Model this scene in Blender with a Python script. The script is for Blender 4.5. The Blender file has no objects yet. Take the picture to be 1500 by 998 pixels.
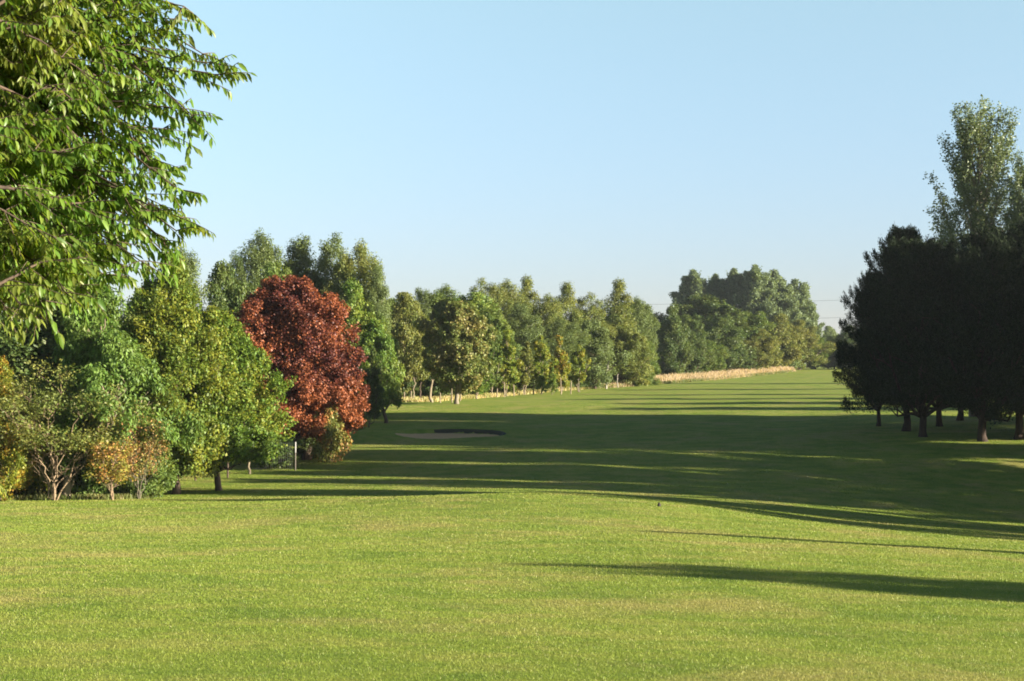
import bpy, math, random
import numpy as np
from mathutils import Vector

# ------------------------------------------------------------------ camera, sky, sun, exposure
scene = bpy.context.scene
COL = scene.collection
F = 2300.0                 # focal length in pixels of the 1500 px wide photograph
EYE = 5.2
HZ = 530.0                 # image row of the horizon
SUN_EL = 13.0
SUN_AZ = 20.0              # degrees the sun stands behind the camera's right-hand side
cam = bpy.data.cameras.new("camera")
cam.sensor_width = 36.0
cam.lens = 36.0 * F / 1500.0
cam.clip_start = 0.1
cam.clip_end = 6000.0
camo = bpy.data.objects.new("camera", cam)
COL.objects.link(camo)
camo.location = (0, 0, EYE)
camo.rotation_euler = (math.radians(90) + math.atan((HZ - 499.0) / F), 0, 0)
scene.camera = camo

sun_dir = Vector((math.cos(math.radians(SUN_EL)) * math.cos(math.radians(SUN_AZ)),
                  -math.cos(math.radians(SUN_EL)) * math.sin(math.radians(SUN_AZ)),
                  math.sin(math.radians(SUN_EL))))
world = bpy.data.worlds.new("World")
scene.world = world
world.use_nodes = True
wn = world.node_tree.nodes
wl = world.node_tree.links
wn.clear()
sky = wn.new("ShaderNodeTexSky")
sky.sky_type = 'NISHITA'
sky.sun_disc = False
sky.sun_elevation = math.radians(SUN_EL)
sky.sun_rotation = math.atan2(sun_dir.x, sun_dir.y)
sky.altitude = 0
sky.air_density = 1.0
sky.dust_density = 0.25
sky.ozone_density = 1.6
bg = wn.new("ShaderNodeBackground")
bg.inputs["Strength"].default_value = 0.083
wo = wn.new("ShaderNodeOutputWorld")
# added ramp grades the sky: low part less yellow, zenith darkened to deepen shade
wtc = wn.new("ShaderNodeTexCoord"); wsep = wn.new("ShaderNodeSeparateXYZ"); wl.new(wtc.outputs["Generated"], wsep.inputs[0])
wr = wn.new("ShaderNodeValToRGB"); wr.color_ramp.elements.new(0.7)
for e_, p_, c_ in zip(wr.color_ramp.elements, (0.0, 0.23, 0.7), ((0.36, 0.40, 0.69), (0.90, 0.88, 0.80), (0.15, 0.18, 0.22))):
    e_.position = p_; e_.color = (c_[0], c_[1], c_[2], 1)
wl.new(wsep.outputs[2], wr.inputs[0])
tint = wn.new("ShaderNodeMix"); tint.data_type = 'RGBA'; tint.blend_type = 'MULTIPLY'; tint.inputs[0].default_value = 1.0
wl.new(sky.outputs[0], tint.inputs[6]); wl.new(wr.outputs[0], tint.inputs[7])
wl.new(tint.outputs[2], bg.inputs[0])
wl.new(bg.outputs[0], wo.inputs[0])

sl = bpy.data.lights.new("sun", 'SUN')
sl.energy = 5.0
sl.angle = math.radians(0.5)
sl.color = (1.0, 0.90, 0.74)
so = bpy.data.objects.new("sun", sl)
so.rotation_euler = sun_dir.to_track_quat('Z', 'Y').to_euler()
so.location = (60, -20, 60)
COL.objects.link(so)
scene.view_settings.view_transform = 'Standard'
scene.view_settings.look = 'None'
scene.view_settings.exposure = 1.90
scene.view_settings.gamma = 1.0
scene.view_settings.use_curve_mapping = False
scene.render.engine = 'CYCLES'
scene.cycles.max_bounces = 5
scene.cycles.diffuse_bounces = 3
scene.cycles.glossy_bounces = 1
scene.cycles.transmission_bounces = 4
scene.cycles.transparent_max_bounces = 4
scene.cycles.caustics_reflective = False
scene.cycles.caustics_refractive = False
scene.cycles.use_denoising = True
scene.cycles.volume_bounces = 0
scene.cycles.filter_width = 1.8

rng = np.random.default_rng(7)
random.seed(7)

# ------------------------------------------------------------------ terrain height
PD = np.array([-2000, -60, 0, 20, 40, 52, 58, 64, 72, 80, 95, 110, 127, 160, 190, 240, 290, 330, 420, 3000], float)
PZ = np.array([3.7, 3.7, 3.66, 2.39, 1.12, 0.36, 0.08, -0.05, 0.08, 0.47, 1.02, 1.52, 1.88, 2.0, 2.15, 2.75, 3.45, 3.7, 3.5, 2.0])
_dd = np.linspace(-100, 500, 1201)
_zz = np.interp(_dd, PD, PZ)
_k = np.exp(-0.5 * (np.arange(-16, 17) / 5.0) ** 2); _k /= _k.sum()
_zs = np.convolve(np.pad(_zz, 16, mode='edge'), _k, mode='valid')
CD = np.array([-100, 0, 25, 45, 60, 66, 74, 84, 130, 300, 3000], float)
CS = np.array([0.0, -0.03, -0.038, -0.068, -0.062, -0.040, -0.012, 0.000, 0.000, 0.0, 0.0])


def smooth(a, b, v):
    t = np.clip((v - a) / (b - a), 0, 1)
    return t * t * (3 - 2 * t)


def bump(x, y, cx, cy, sx, sy, rot=0.0):
    c, s = math.cos(rot), math.sin(rot)
    u = (x - cx) * c + (y - cy) * s
    v = -(x - cx) * s + (y - cy) * c
    return np.exp(-0.5 * ((u / sx) ** 2 + (v / sy) ** 2))


BUNK = (-3.9, 92.0, 3.1, 2.5)


def bunker_r(x, y):
    u = (x - BUNK[0]) / BUNK[2]
    v = (y - BUNK[1]) / BUNK[3]
    th = np.arctan2(v, u)
    return np.sqrt(u * u + v * v) / (1 + 0.10 * np.sin(2 * th + 0.6) + 0.08 * np.sin(3 * th + 2))


def ground_z(x, y):
    x = np.asarray(x, float); y = np.asarray(y, float)
    z = np.where(np.abs(y - 200) < 299, np.interp(y, _dd, _zs), np.interp(y, PD, PZ))
    x0 = np.clip(0.08 * y, 0.5, 4.2)
    xr = np.log1p(np.exp(np.clip((x - x0) / 1.2, -30, 30))) * 1.2
    xr = np.where((x - x0) > 30, 30 + 8 * np.tanh((x - x0 - 30) / 60), xr)
    z = z + np.interp(y, CD, CS) * xr
    z = z + np.interp(y, [56, 68, 80, 130, 300, 500], [0.0, 0.016, 0.024, 0.013, 0.004, 0.0]) * np.clip(x, -45, 60)
    z = z + 0.50 * bump(x, y, 1.2, 50.0, 4.6, 5.0)
    z = z + 0.16 * bump(x, y, -5.2, 52.0, 3.5, 4.0)
    z = z + 0.55 * bump(x, y, -8.3, 91.0, 1.7, 2.2, 0.3)
    near = smooth(2500, 300, np.abs(y)) 
    z = z + near * (0.035 * np.sin(x * 0.35 + 0.6 * np.sin(y * 0.11)) * np.sin(y * 0.27 + 0.4 * np.sin(x * 0.2))
                    + 0.03 * np.sin(x * 0.13 + 1.3) * np.sin(y * 0.09 + 0.7)
                    + 0.014 * np.sin(x * 0.9 + 0.5 * np.sin(y * 0.5)) * np.sin(y * 0.6 + 1.1))
    b = bunker_r(x, y)
    lip = 0.30 * bump(x, y, -2.6, 95.0, 3.4, 2.0)
    ins = smooth(1.06, 0.90, b)
    z = z + lip * (1 - ins) - ins * (0.10 - 0.03 * (y - BUNK[1]))
    return z


def gz(x, y):
    return float(ground_z(np.array([x]), np.array([y]))[0])


def X(px, d):
    return (px - 750.0) / F * d


def Z(py, d):
    return EYE + (HZ - py) / F * d


# ------------------------------------------------------------------ tags
def tag(o, label=None, cat=None, group=None, kind=None):
    if label: o["label"] = label
    if cat: o["category"] = cat
    if group: o["group"] = group
    if kind: o["kind"] = kind
    return o


def link_obj(name, data, mat=None, parent=None):
    o = bpy.data.objects.new(name, data)
    COL.objects.link(o)
    if mat is not None:
        if data is not None and len(data.materials) == 0:
            data.materials.append(mat)
        o.material_slots[0].link = 'OBJECT'
        o.material_slots[0].material = mat
    if parent is not None:
        o.parent = parent
    return o


def mesh_np(name, verts, faces, k, smooth_shade=False):
    """verts (N,3); faces (M,k) of one size k."""
    me = bpy.data.meshes.new(name)
    verts = np.ascontiguousarray(verts, dtype=np.float32)
    faces = np.ascontiguousarray(faces, dtype=np.int32)
    me.vertices.add(len(verts))
    me.vertices.foreach_set("co", verts.ravel())
    me.loops.add(faces.size)
    me.loops.foreach_set("vertex_index", faces.ravel())
    me.polygons.add(len(faces))
    me.polygons.foreach_set("loop_start", np.arange(0, faces.size, k, dtype=np.int32))
    me.polygons.foreach_set("loop_total", np.full(len(faces), k, dtype=np.int32))
    if smooth_shade:
        me.polygons.foreach_set("use_smooth", np.ones(len(faces), dtype=bool))
    me.update(calc_edges=True)
    return me


# ------------------------------------------------------------------ materials
def new_mat(name):
    m = bpy.data.materials.new(name)
    m.use_nodes = True
    m.node_tree.nodes.clear()
    return m, m.node_tree.nodes, m.node_tree.links


def ramp(nodes, stops):
    r = nodes.new("ShaderNodeValToRGB")
    e = r.color_ramp.elements
    while len(e) < len(stops):
        e.new(0.5)
    for i, (p, c) in enumerate(stops):
        e[i].position = p
        e[i].color = (c[0], c[1], c[2], 1)
    return r


def mixc(nodes, links, fac, a, b, mode='MIX'):
    n = nodes.new("ShaderNodeMix")
    n.data_type = 'RGBA'
    n.blend_type = mode
    for sock, v in ((n.inputs[0], fac), (n.inputs[6], a), (n.inputs[7], b)):
        if hasattr(v, "is_linked") or hasattr(v, "node"):
            links.new(v, sock)
        elif isinstance(v, (tuple, list)):
            sock.default_value = (v[0], v[1], v[2], 1)
        else:
            sock.default_value = v
    return n.outputs[2]


def leaf_mat(name, a, b, c=None, cfrac=0.3, cscale=0.35, trans=0.3, rough=0.5, spec=0.3, vary=0.5, grad=None):
    """Leaf colours a..b vary leaf by leaf; accent c gathers in patches; grad=(axis, from, to, colour) colours one side of the crown."""
    m, n, l = new_mat(name)
    geo = n.new("ShaderNodeNewGeometry")
    tc = n.new("ShaderNodeTexCoord")
    col = ramp(n, [(0.0, a), (1.0, b)])
    l.new(geo.outputs["Random Per Island"], col.inputs[0])
    out = col.outputs[0]
    if c is not None:
        nz = n.new("ShaderNodeTexNoise")
        nz.inputs["Scale"].default_value = cscale
        nz.inputs["Detail"].default_value = 4
        nz.inputs["Roughness"].default_value = 0.7
        l.new(tc.outputs["Object"], nz.inputs["Vector"])
        wnz = n.new("ShaderNodeTexWhiteNoise")
        wnz.noise_dimensions = '1D'
        l.new(geo.outputs["Random Per Island"], wnz.inputs["W"])
        add = n.new("ShaderNodeMath"); add.operation = 'MULTIPLY_ADD'
        l.new(wnz.outputs["Value"], add.inputs[0]); add.inputs[1].default_value = 0.22
        l.new(nz.outputs["Fac"], add.inputs[2])
        r = n.new("ShaderNodeMapRange")
        lo = 0.72 - 0.28 * cfrac
        r.inputs["From Min"].default_value = lo - 0.06
        r.inputs["From Max"].default_value = lo + 0.10
        l.new(add.outputs[0], r.inputs["Value"])
        out = mixc(n, l, r.outputs[0], out, c)
    if grad is not None:
        ax, g0, g1, gc = grad
        sep = n.new("ShaderNodeSeparateXYZ")
        l.new(tc.outputs["Object"], sep.inputs[0])
        nz2 = n.new("ShaderNodeTexNoise"); nz2.inputs["Scale"].default_value = 0.6; nz2.inputs["Detail"].default_value = 3
        l.new(tc.outputs["Object"], nz2.inputs["Vector"])
        r = n.new("ShaderNodeMapRange")
        r.inputs["From Min"].default_value = g0
        r.inputs["From Max"].default_value = g1
        ad = n.new("ShaderNodeMath"); ad.operation = 'MULTIPLY_ADD'
        l.new(nz2.outputs["Fac"], ad.inputs[0]); ad.inputs[1].default_value = 4.0
        l.new(sep.outputs[ax], ad.inputs[2])
        l.new(ad.outputs[0], r.inputs["Value"])
        out = mixc(n, l, r.outputs[0], out, gc)
    # lightness from leaf to leaf
    wn2 = n.new("ShaderNodeTexWhiteNoise"); wn2.noise_dimensions = '1D'
    mul = n.new("ShaderNodeMath"); mul.operation = 'MULTIPLY'; mul.inputs[1].default_value = 17.3
    l.new(geo.outputs["Random Per Island"], mul.inputs[0]); l.new(mul.outputs[0], wn2.inputs["W"])
    vr = n.new("ShaderNodeMapRange")
    gain = 1.0 if name in ("needle_pine", "straw", "leaf_cherry", "leaf_red_maple", "leaf_yellow", "leaf_orange", "weeds") else 1.24
    vr.inputs["To Min"].default_value = gain * (1.0 - vary * 0.6)
    vr.inputs["To Max"].default_value = gain * (1.0 + vary * 0.7)
    l.new(wn2.outputs["Value"], vr.inputs["Value"])
    hsv = n.new("ShaderNodeHueSaturation")
    l.new(vr.outputs[0], hsv.inputs["Value"]); l.new(out, hsv.inputs["Color"])
    out = hsv.outputs[0]
    p = n.new("ShaderNodeBsdfPrincipled")
    p.inputs["Roughness"].default_value = rough
    p.inputs["Specular IOR Level"].default_value = spec
    l.new(out, p.inputs["Base Color"])
    t = n.new("ShaderNodeBsdfTranslucent")
    tcol = mixc(n, l, 1.0, out, (1.35, 1.25, 0.55), 'MULTIPLY')
    l.new(tcol, t.inputs["Color"])
    mx = n.new("ShaderNodeMixShader")
    mx.inputs[0].default_value = trans
    l.new(p.outputs[0], mx.inputs[1]); l.new(t.outputs[0], mx.inputs[2])
    o = n.new("ShaderNodeOutputMaterial")
    l.new(mx.outputs[0], o.inputs[0])
    return m


def bark_mat(name, a, b, scale=6.0, stretch=0.2, rough=0.9):
    m, n, l = new_mat(name)
    tc = n.new("ShaderNodeTexCoord")
    mp = n.new("ShaderNodeMapping"); mp.inputs["Scale"].default_value = (1, 1, stretch)
    l.new(tc.outputs["Object"], mp.inputs[0])
    nz = n.new("ShaderNodeTexNoise"); nz.inputs["Scale"].default_value = scale; nz.inputs["Detail"].default_value = 6; nz.inputs["Roughness"].default_value = 0.7
    l.new(mp.outputs[0], nz.inputs["Vector"])
    r = ramp(n, [(0.35, a), (0.65, b)])
    l.new(nz.outputs["Fac"], r.inputs[0])
    bp = n.new("ShaderNodeBump"); bp.inputs["Strength"].default_value = 0.8; bp.inputs["Distance"].default_value = 0.03
    l.new(nz.outputs["Fac"], bp.inputs["Height"])
    p = n.new("ShaderNodeBsdfPrincipled"); p.inputs["Roughness"].default_value = rough
    p.inputs["Specular IOR Level"].default_value = 0.2
    l.new(r.outputs[0], p.inputs["Base Color"]); l.new(bp.outputs[0], p.inputs["Normal"])
    o = n.new("ShaderNodeOutputMaterial"); l.new(p.outputs[0], o.inputs[0])
    return m


def plain_mat(name, c, rough=0.7, metal=0.0):
    m, n, l = new_mat(name)
    tc = n.new("ShaderNodeTexCoord")
    nz = n.new("ShaderNodeTexNoise"); nz.inputs["Scale"].default_value = 8; nz.inputs["Detail"].default_value = 5
    l.new(tc.outputs["Object"], nz.inputs["Vector"])
    out = mixc(n, l, nz.outputs["Fac"], tuple(v * 0.7 for v in c), tuple(min(1, v * 1.25) for v in c))
    p = n.new("ShaderNodeBsdfPrincipled"); p.inputs["Roughness"].default_value = rough; p.inputs["Metallic"].default_value = metal
    l.new(out, p.inputs["Base Color"])
    o = n.new("ShaderNodeOutputMaterial"); l.new(p.outputs[0], o.inputs[0])
    return m


def grass_colour(n, l, gain=1.0):
    """Turf colour by place: green and straw-coloured patches at several sizes, in world metres."""
    geo = n.new("ShaderNodeNewGeometry")
    def noise(scale, det, rough, off=(0, 0, 0), sc=(1, 1, 1)):
        mp = n.new("ShaderNodeMapping")
        mp.inputs["Location"].default_value = off; mp.inputs["Scale"].default_value = sc
        l.new(geo.outputs["Position"], mp.inputs[0])
        z = n.new("ShaderNodeTexNoise")
        z.inputs["Scale"].default_value = scale; z.inputs["Detail"].default_value = det; z.inputs["Roughness"].default_value = rough
        l.new(mp.outputs[0], z.inputs["Vector"])
        return z.outputs["Fac"]
    g = lambda c: tuple(v * gain for v in c)
    r1 = ramp(n, [(0.36, g((0.150, 0.215, 0.030))), (0.50, g((0.205, 0.262, 0.038))), (0.62, g((0.255, 0.280, 0.056)))])
    l.new(noise(0.9, 6, 0.65, sc=(0.7, 1.0, 1)), r1.inputs[0])
    r2 = n.new("ShaderNodeMapRange"); r2.inputs["From Min"].default_value = 0.50; r2.inputs["From Max"].default_value = 0.66
    l.new(noise(0.28, 5, 0.7, (31, 7, 0)), r2.inputs["Value"])
    mulf = n.new("ShaderNodeMath"); mulf.operation = 'MULTIPLY'; mulf.inputs[1].default_value = 0.8
    l.new(r2.outputs[0], mulf.inputs[0])
    o1 = mixc(n, l, mulf.outputs[0], r1.outputs[0], g((0.310, 0.275, 0.085)))
    r3 = n.new("ShaderNodeMapRange"); r3.inputs["From Min"].default_value = 0.55; r3.inputs["From Max"].default_value = 0.7
    l.new(noise(2.6, 4, 0.7, (3, 17, 0)), r3.inputs["Value"])
    mulg = n.new("ShaderNodeMath"); mulg.operation = 'MULTIPLY'; mulg.inputs[1].default_value = 0.55
    l.new(r3.outputs[0], mulg.inputs[0])
    o2 = mixc(n, l, mulg.outputs[0], o1, g((0.115, 0.185, 0.024)))
    return o2, noise


def ground_mat():
    m, n, l = new_mat("turf")
    c, noise = grass_colour(n, l, 1.02)
    fine = noise(28, 3, 0.8)
    vr = n.new("ShaderNodeMapRange"); vr.inputs["From Min"].default_value = 0.3; vr.inputs["From Max"].default_value = 0.7
    vr.inputs["To Min"].default_value = 0.75; vr.inputs["To Max"].default_value = 1.25
    l.new(fine, vr.inputs["Value"])
    hsv = n.new("ShaderNodeHueSaturation"); l.new(c, hsv.inputs["Color"]); l.new(vr.outputs[0], hsv.inputs["Value"])
    bp = n.new("ShaderNodeBump"); bp.inputs["Strength"].default_value = 0.9; bp.inputs["Distance"].default_value = 0.03
    l.new(noise(16, 6, 0.8, (5, 5, 0)), bp.inputs["Height"])
    p = n.new("ShaderNodeBsdfPrincipled"); p.inputs["Roughness"].default_value = 0.9
    p.inputs["Specular IOR Level"].default_value = 0.1
    l.new(hsv.outputs[0], p.inputs["Base Color"]); l.new(bp.outputs[0], p.inputs["Normal"])
    o = n.new("ShaderNodeOutputMaterial"); l.new(p.outputs[0], o.inputs[0])
    return m


def blade_mat():
    m, n, l = new_mat("grass_blades")
    c, noise = grass_colour(n, l, 1.02)
    geo = n.new("ShaderNodeNewGeometry")
    vr = n.new("ShaderNodeMapRange"); vr.inputs["To Min"].default_value = 0.92; vr.inputs["To Max"].default_value = 1.16
    l.new(geo.outputs["Random Per Island"], vr.inputs["Value"])
    hsv = n.new("ShaderNodeHueSaturation"); l.new(c, hsv.inputs["Color"]); l.new(vr.outputs[0], hsv.inputs["Value"])
    wnz = n.new("ShaderNodeTexWhiteNoise"); wnz.noise_dimensions = '1D'
    l.new(geo.outputs["Random Per Island"], wnz.inputs["W"])
    st = n.new("ShaderNodeMapRange"); st.inputs["From Min"].default_value = 0.955; st.inputs["From Max"].default_value = 0.965
    l.new(wnz.outputs["Value"], st.inputs["Value"])
    c2 = mixc(n, l, st.outputs[0], hsv.outputs[0], (0.42, 0.40, 0.17))
    p = n.new("ShaderNodeBsdfPrincipled"); p.inputs["Roughness"].default_value = 0.45
    p.inputs["Specular IOR Level"].default_value = 0.2
    l.new(c2, p.inputs["Base Color"])
    t = n.new("ShaderNodeBsdfTranslucent"); l.new(c2, t.inputs["Color"])
    mx = n.new("ShaderNodeMixShader"); mx.inputs[0].default_value = 0.35
    l.new(p.outputs[0], mx.inputs[1]); l.new(t.outputs[0], mx.inputs[2])
    o = n.new("ShaderNodeOutputMaterial"); l.new(mx.outputs[0], o.inputs[0])
    return m


# ------------------------------------------------------------------ ground sheet
def axis(segs):
    out = []
    for a, b, s in segs:
        k = max(1, int(round((b - a) / s)))
        out += list(np.linspace(a, b, k, endpoint=False))
    out.append(segs[-1][1])
    return np.array(out)


xs = axis([(-3000, -600, 400), (-600, -150, 50), (-150, -50, 5), (-50, -12, 1.0), (-12, 8, 0.3), (8, 40, 0.7), (40, 120, 4), (120, 600, 60), (600, 3000, 400)])
ys = axis([(-1500, -200, 200), (-200, -20, 20), (-20, 86, 0.6), (86, 98, 0.25), (98, 150, 1.0), (150, 340, 3), (340, 600, 20), (600, 4500, 300)])
gx, gy = np.meshgrid(xs, ys)
gzv = ground_z(gx, gy)
nx, ny = len(xs), len(ys)
idx = np.arange(nx * ny).reshape(ny, nx)
fc = np.stack([idx[:-1, :-1].ravel(), idx[:-1, 1:].ravel(), idx[1:, 1:].ravel(), idx[1:, :-1].ravel()], 1)
M_TURF = ground_mat()
ground = link_obj("ground", mesh_np("ground", np.stack([gx.ravel(), gy.ravel(), gzv.ravel()], 1), fc, 4, True), M_TURF)
tag(ground, kind="structure")

# bunker sand: a sheet just above the hollow in the ground
bx, by = np.meshgrid(np.linspace(BUNK[0] - 3.6, BUNK[0] + 3.6, 90), np.linspace(BUNK[1] - 3, BUNK[1] + 3, 75))
br = bunker_r(bx, by)
bz = ground_z(bx, by) + 0.03
bi = np.arange(bx.size).reshape(bx.shape)
keep = (br[:-1, :-1] < 0.92) & (br[1:, 1:] < 0.92) & (br[:-1, 1:] < 0.92) & (br[1:, :-1] < 0.92)
bf = np.stack([bi[:-1, :-1][keep], bi[:-1, 1:][keep], bi[1:, 1:][keep], bi[1:, :-1][keep]], 1)
bv = np.stack([bx.ravel(), by.ravel(), bz.ravel() + 0.01 * np.sin(bx.ravel() * 9) * np.sin(by.ravel() * 2)], 1)
used = np.unique(bf); remap = np.zeros(len(bv), int); remap[used] = np.arange(len(used))
bunk = link_obj("bunker_sand", mesh_np("bunker_sand", bv[used], remap[bf], 4, True), plain_mat("sand", (0.58, 0.35, 0.15), 0.95))
tag(bunk, kind="structure")

# turf lip along the bunker's far side: low face, its shade painted near-black
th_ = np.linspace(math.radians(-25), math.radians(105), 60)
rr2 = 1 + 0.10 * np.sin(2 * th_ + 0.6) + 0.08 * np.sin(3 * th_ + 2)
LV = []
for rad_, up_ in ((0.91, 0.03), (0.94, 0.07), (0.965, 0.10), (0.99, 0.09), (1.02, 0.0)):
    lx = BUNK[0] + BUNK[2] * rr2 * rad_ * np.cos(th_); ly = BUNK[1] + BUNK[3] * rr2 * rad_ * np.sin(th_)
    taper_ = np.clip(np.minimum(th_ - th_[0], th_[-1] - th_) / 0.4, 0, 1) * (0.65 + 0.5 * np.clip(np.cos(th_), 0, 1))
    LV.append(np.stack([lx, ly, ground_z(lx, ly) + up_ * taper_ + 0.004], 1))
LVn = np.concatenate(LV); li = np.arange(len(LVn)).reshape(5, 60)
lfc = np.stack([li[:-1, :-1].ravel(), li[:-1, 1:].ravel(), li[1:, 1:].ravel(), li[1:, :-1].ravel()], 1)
lip_o = link_obj("bunker_lip", mesh_np("bunker_lip", LVn, lfc, 4, True), plain_mat("lip_shade", (0.045, 0.045, 0.025), 0.95))
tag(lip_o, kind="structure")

# ------------------------------------------------------------------ mown grass blades
def make_blades(name, N, d0, d1, h0, w0, side=0.38):
    d = d0 * (d1 / d0) ** rng.random(N)
    x = (rng.random(N) * 2 - 1) * side * d
    ok = bunker_r(x, d) > 0.97
    d, x = d[ok], x[ok]
    N = len(d)
    z = ground_z(x, d) - 0.004
    s = (d / 11.0)
    h = h0 * s ** 0.40 * (1 - 0.6 * smooth(45, 125, d)) * (0.5 + 0.9 * rng.random(N) ** 1.5)
    w = w0 * s ** 0.95 * (0.6 + 0.8 * rng.random(N))
    a = rng.random(N) * 2 * np.pi
    lean = 0.35 + 0.95 * rng.random(N)
    la = rng.random(N) * 2 * np.pi
    base = np.stack([x, d, z], 1)
    side_v = np.stack([np.cos(a), np.sin(a), np.zeros(N)], 1) * (w / 2)[:, None]
    tip = base + np.stack([np.cos(la) * np.sin(lean), np.sin(la) * np.sin(lean), np.cos(lean)], 1) * h[:, None]
    v = np.stack([base - side_v, base + side_v, tip], 1).reshape(-1, 3)
    f = np.arange(3 * N).reshape(N, 3)
    return mesh_np(name, v, f, 3)


M_BLADE = blade_mat()
grass = link_obj("grass", make_blades("grass", 1750000, 8.0, 125.0, 0.021, 0.0056), M_BLADE)
tag(grass, "short mown green turf covering the rise and the fairway", "grass", kind="stuff")


# ------------------------------------------------------------------ tubes for trunks and stems
def tube_mesh(name, paths, sides=7):
    V, Fc, n0 = [], [], 0
    for pts, rad in paths:
        pts = np.array(pts, float); rad = np.array(rad, float)
        K = len(pts)
        tan = np.gradient(pts, axis=0)
        tan /= np.linalg.norm(tan, axis=1)[:, None] + 1e-9
        ref = np.where(np.abs(tan[:, 2:3]) > 0.9, np.array([[1.0, 0, 0]]), np.array([[0, 0, 1.0]]))
        u = np.cross(tan, ref); u /= np.linalg.norm(u, axis=1)[:, None] + 1e-9
        w = np.cross(tan, u)
        if K > 1:
            for i in range(1, K):                       # keep the frame from flipping
                u[i] = u[i - 1] - tan[i] * np.dot(u[i - 1], tan[i]); u[i] /= np.linalg.norm(u[i]) + 1e-9
                w[i] = np.cross(tan[i], u[i])
        th = np.linspace(0, 2 * np.pi, sides, endpoint=False)
        ring = pts[:, None, :] + rad[:, None, None] * (np.cos(th)[None, :, None] * u[:, None, :] + np.sin(th)[None, :, None] * w[:, None, :])
        V.append(ring.reshape(-1, 3))
        i = np.arange(K * sides).reshape(K, sides) + n0
        a = i[:-1]; b = np.roll(i, -1, axis=1)[:-1]; c = np.roll(i, -1, axis=1)[1:]; d_ = i[1:]
        Fc.append(np.stack([a, b, c, d_], 2).reshape(-1, 4))
        n0 += K * sides
    return mesh_np(name, np.concatenate(V), np.concatenate(Fc), 4, True)


def wob(p0, p1, k, amp, r, sag=0.0):
    """A wavering path from p0 to p1 with k points."""
    p0 = np.array(p0, float); p1 = np.array(p1, float)
    t = np.linspace(0, 1, k)[:, None]
    p = p0 + (p1 - p0) * t
    L = np.linalg.norm(p1 - p0)
    o = np.cumsum(r.normal(size=(k, 3)), axis=0); o -= o[0]; o -= t * o[-1]
    p += o * amp * L / k
    p[:, 2] += sag * L * 4 * (t * (1 - t))[:, 0]
    return p


# ------------------------------------------------------------------ leaves
def leaf_quads(P, Nrm, Dr, L, W, r, fold=0.18):
    """One folded leaf (4 corners) per row: P base, Nrm normal, Dr direction of growth."""
    N = len(P)
    Nrm = Nrm / (np.linalg.norm(Nrm, axis=1)[:, None] + 1e-9)
    Dr = Dr - Nrm * np.sum(Dr * Nrm, axis=1)[:, None]
    Dr = Dr / (np.linalg.norm(Dr, axis=1)[:, None] + 1e-9)
    S = np.cross(Nrm, Dr)
    l_ = (L * (0.65 + 0.7 * r.random(N)))[:, None]
    w_ = (W * (0.65 + 0.7 * r.random(N)))[:, None]
    b = P
    m1 = P + Dr * l_ * 0.45 + S * w_ * 0.5 + Nrm * l_ * fold
    m2 = P + Dr * l_ * 0.45 - S * w_ * 0.5 + Nrm * l_ * fold
    t = P + Dr * l_
    return np.stack([b, m1, t, m2], 1).reshape(-1, 3)


def unit(n, r):
    v = r.normal(size=(n, 3))
    return v / (np.linalg.norm(v, axis=1)[:, None] + 1e-9)


PROFILES = {
    'blob': lambda t: np.clip(1 - np.abs(np.clip(2 * t - 0.66, -1, 1.34) / np.where(t < 0.33, 0.80, 1.34)) ** 3.2, 0, 1) ** 0.5,
    'round': lambda t: np.sqrt(np.clip(1 - (2 * t - 1) ** 2, 0, 1)) ** 0.8,
    'egg': lambda t: np.clip(np.sin(np.pi * np.clip(t, 0, 1) ** 0.75), 0, 1) ** 0.7,
    'dome': lambda t: np.clip(np.minimum(1, 0.62 + t * 1.3) * np.sqrt(np.clip(1 - t ** 2.6, 0, 1)), 0, 1),
    'low': lambda t: np.clip(np.minimum(1, 0.92 + t * 0.5) * np.sqrt(np.clip(1 - t ** 2.2, 0, 1)), 0, 1),
    'flame': lambda t: np.clip(np.sin(np.pi * np.clip(t * 0.94 + 0.05, 0, 1) ** 0.62), 0, 1),
    'birch': lambda t: np.clip(np.minimum(1, 0.55 + t * 1.6) * (1 - t ** 2.0) ** 0.75, 0, 1),
    'pine': lambda t: np.clip(np.minimum(1, 0.95 + 0.4 * t) * (1 - np.clip(t, 0, 1) ** 1.5) ** 0.8 + 0.08, 0, 1),
    'vase': lambda t: np.clip(0.45 + 0.9 * t, 0, 1) * np.sqrt(np.clip(1 - t ** 3.2, 0, 1)),
}


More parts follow.
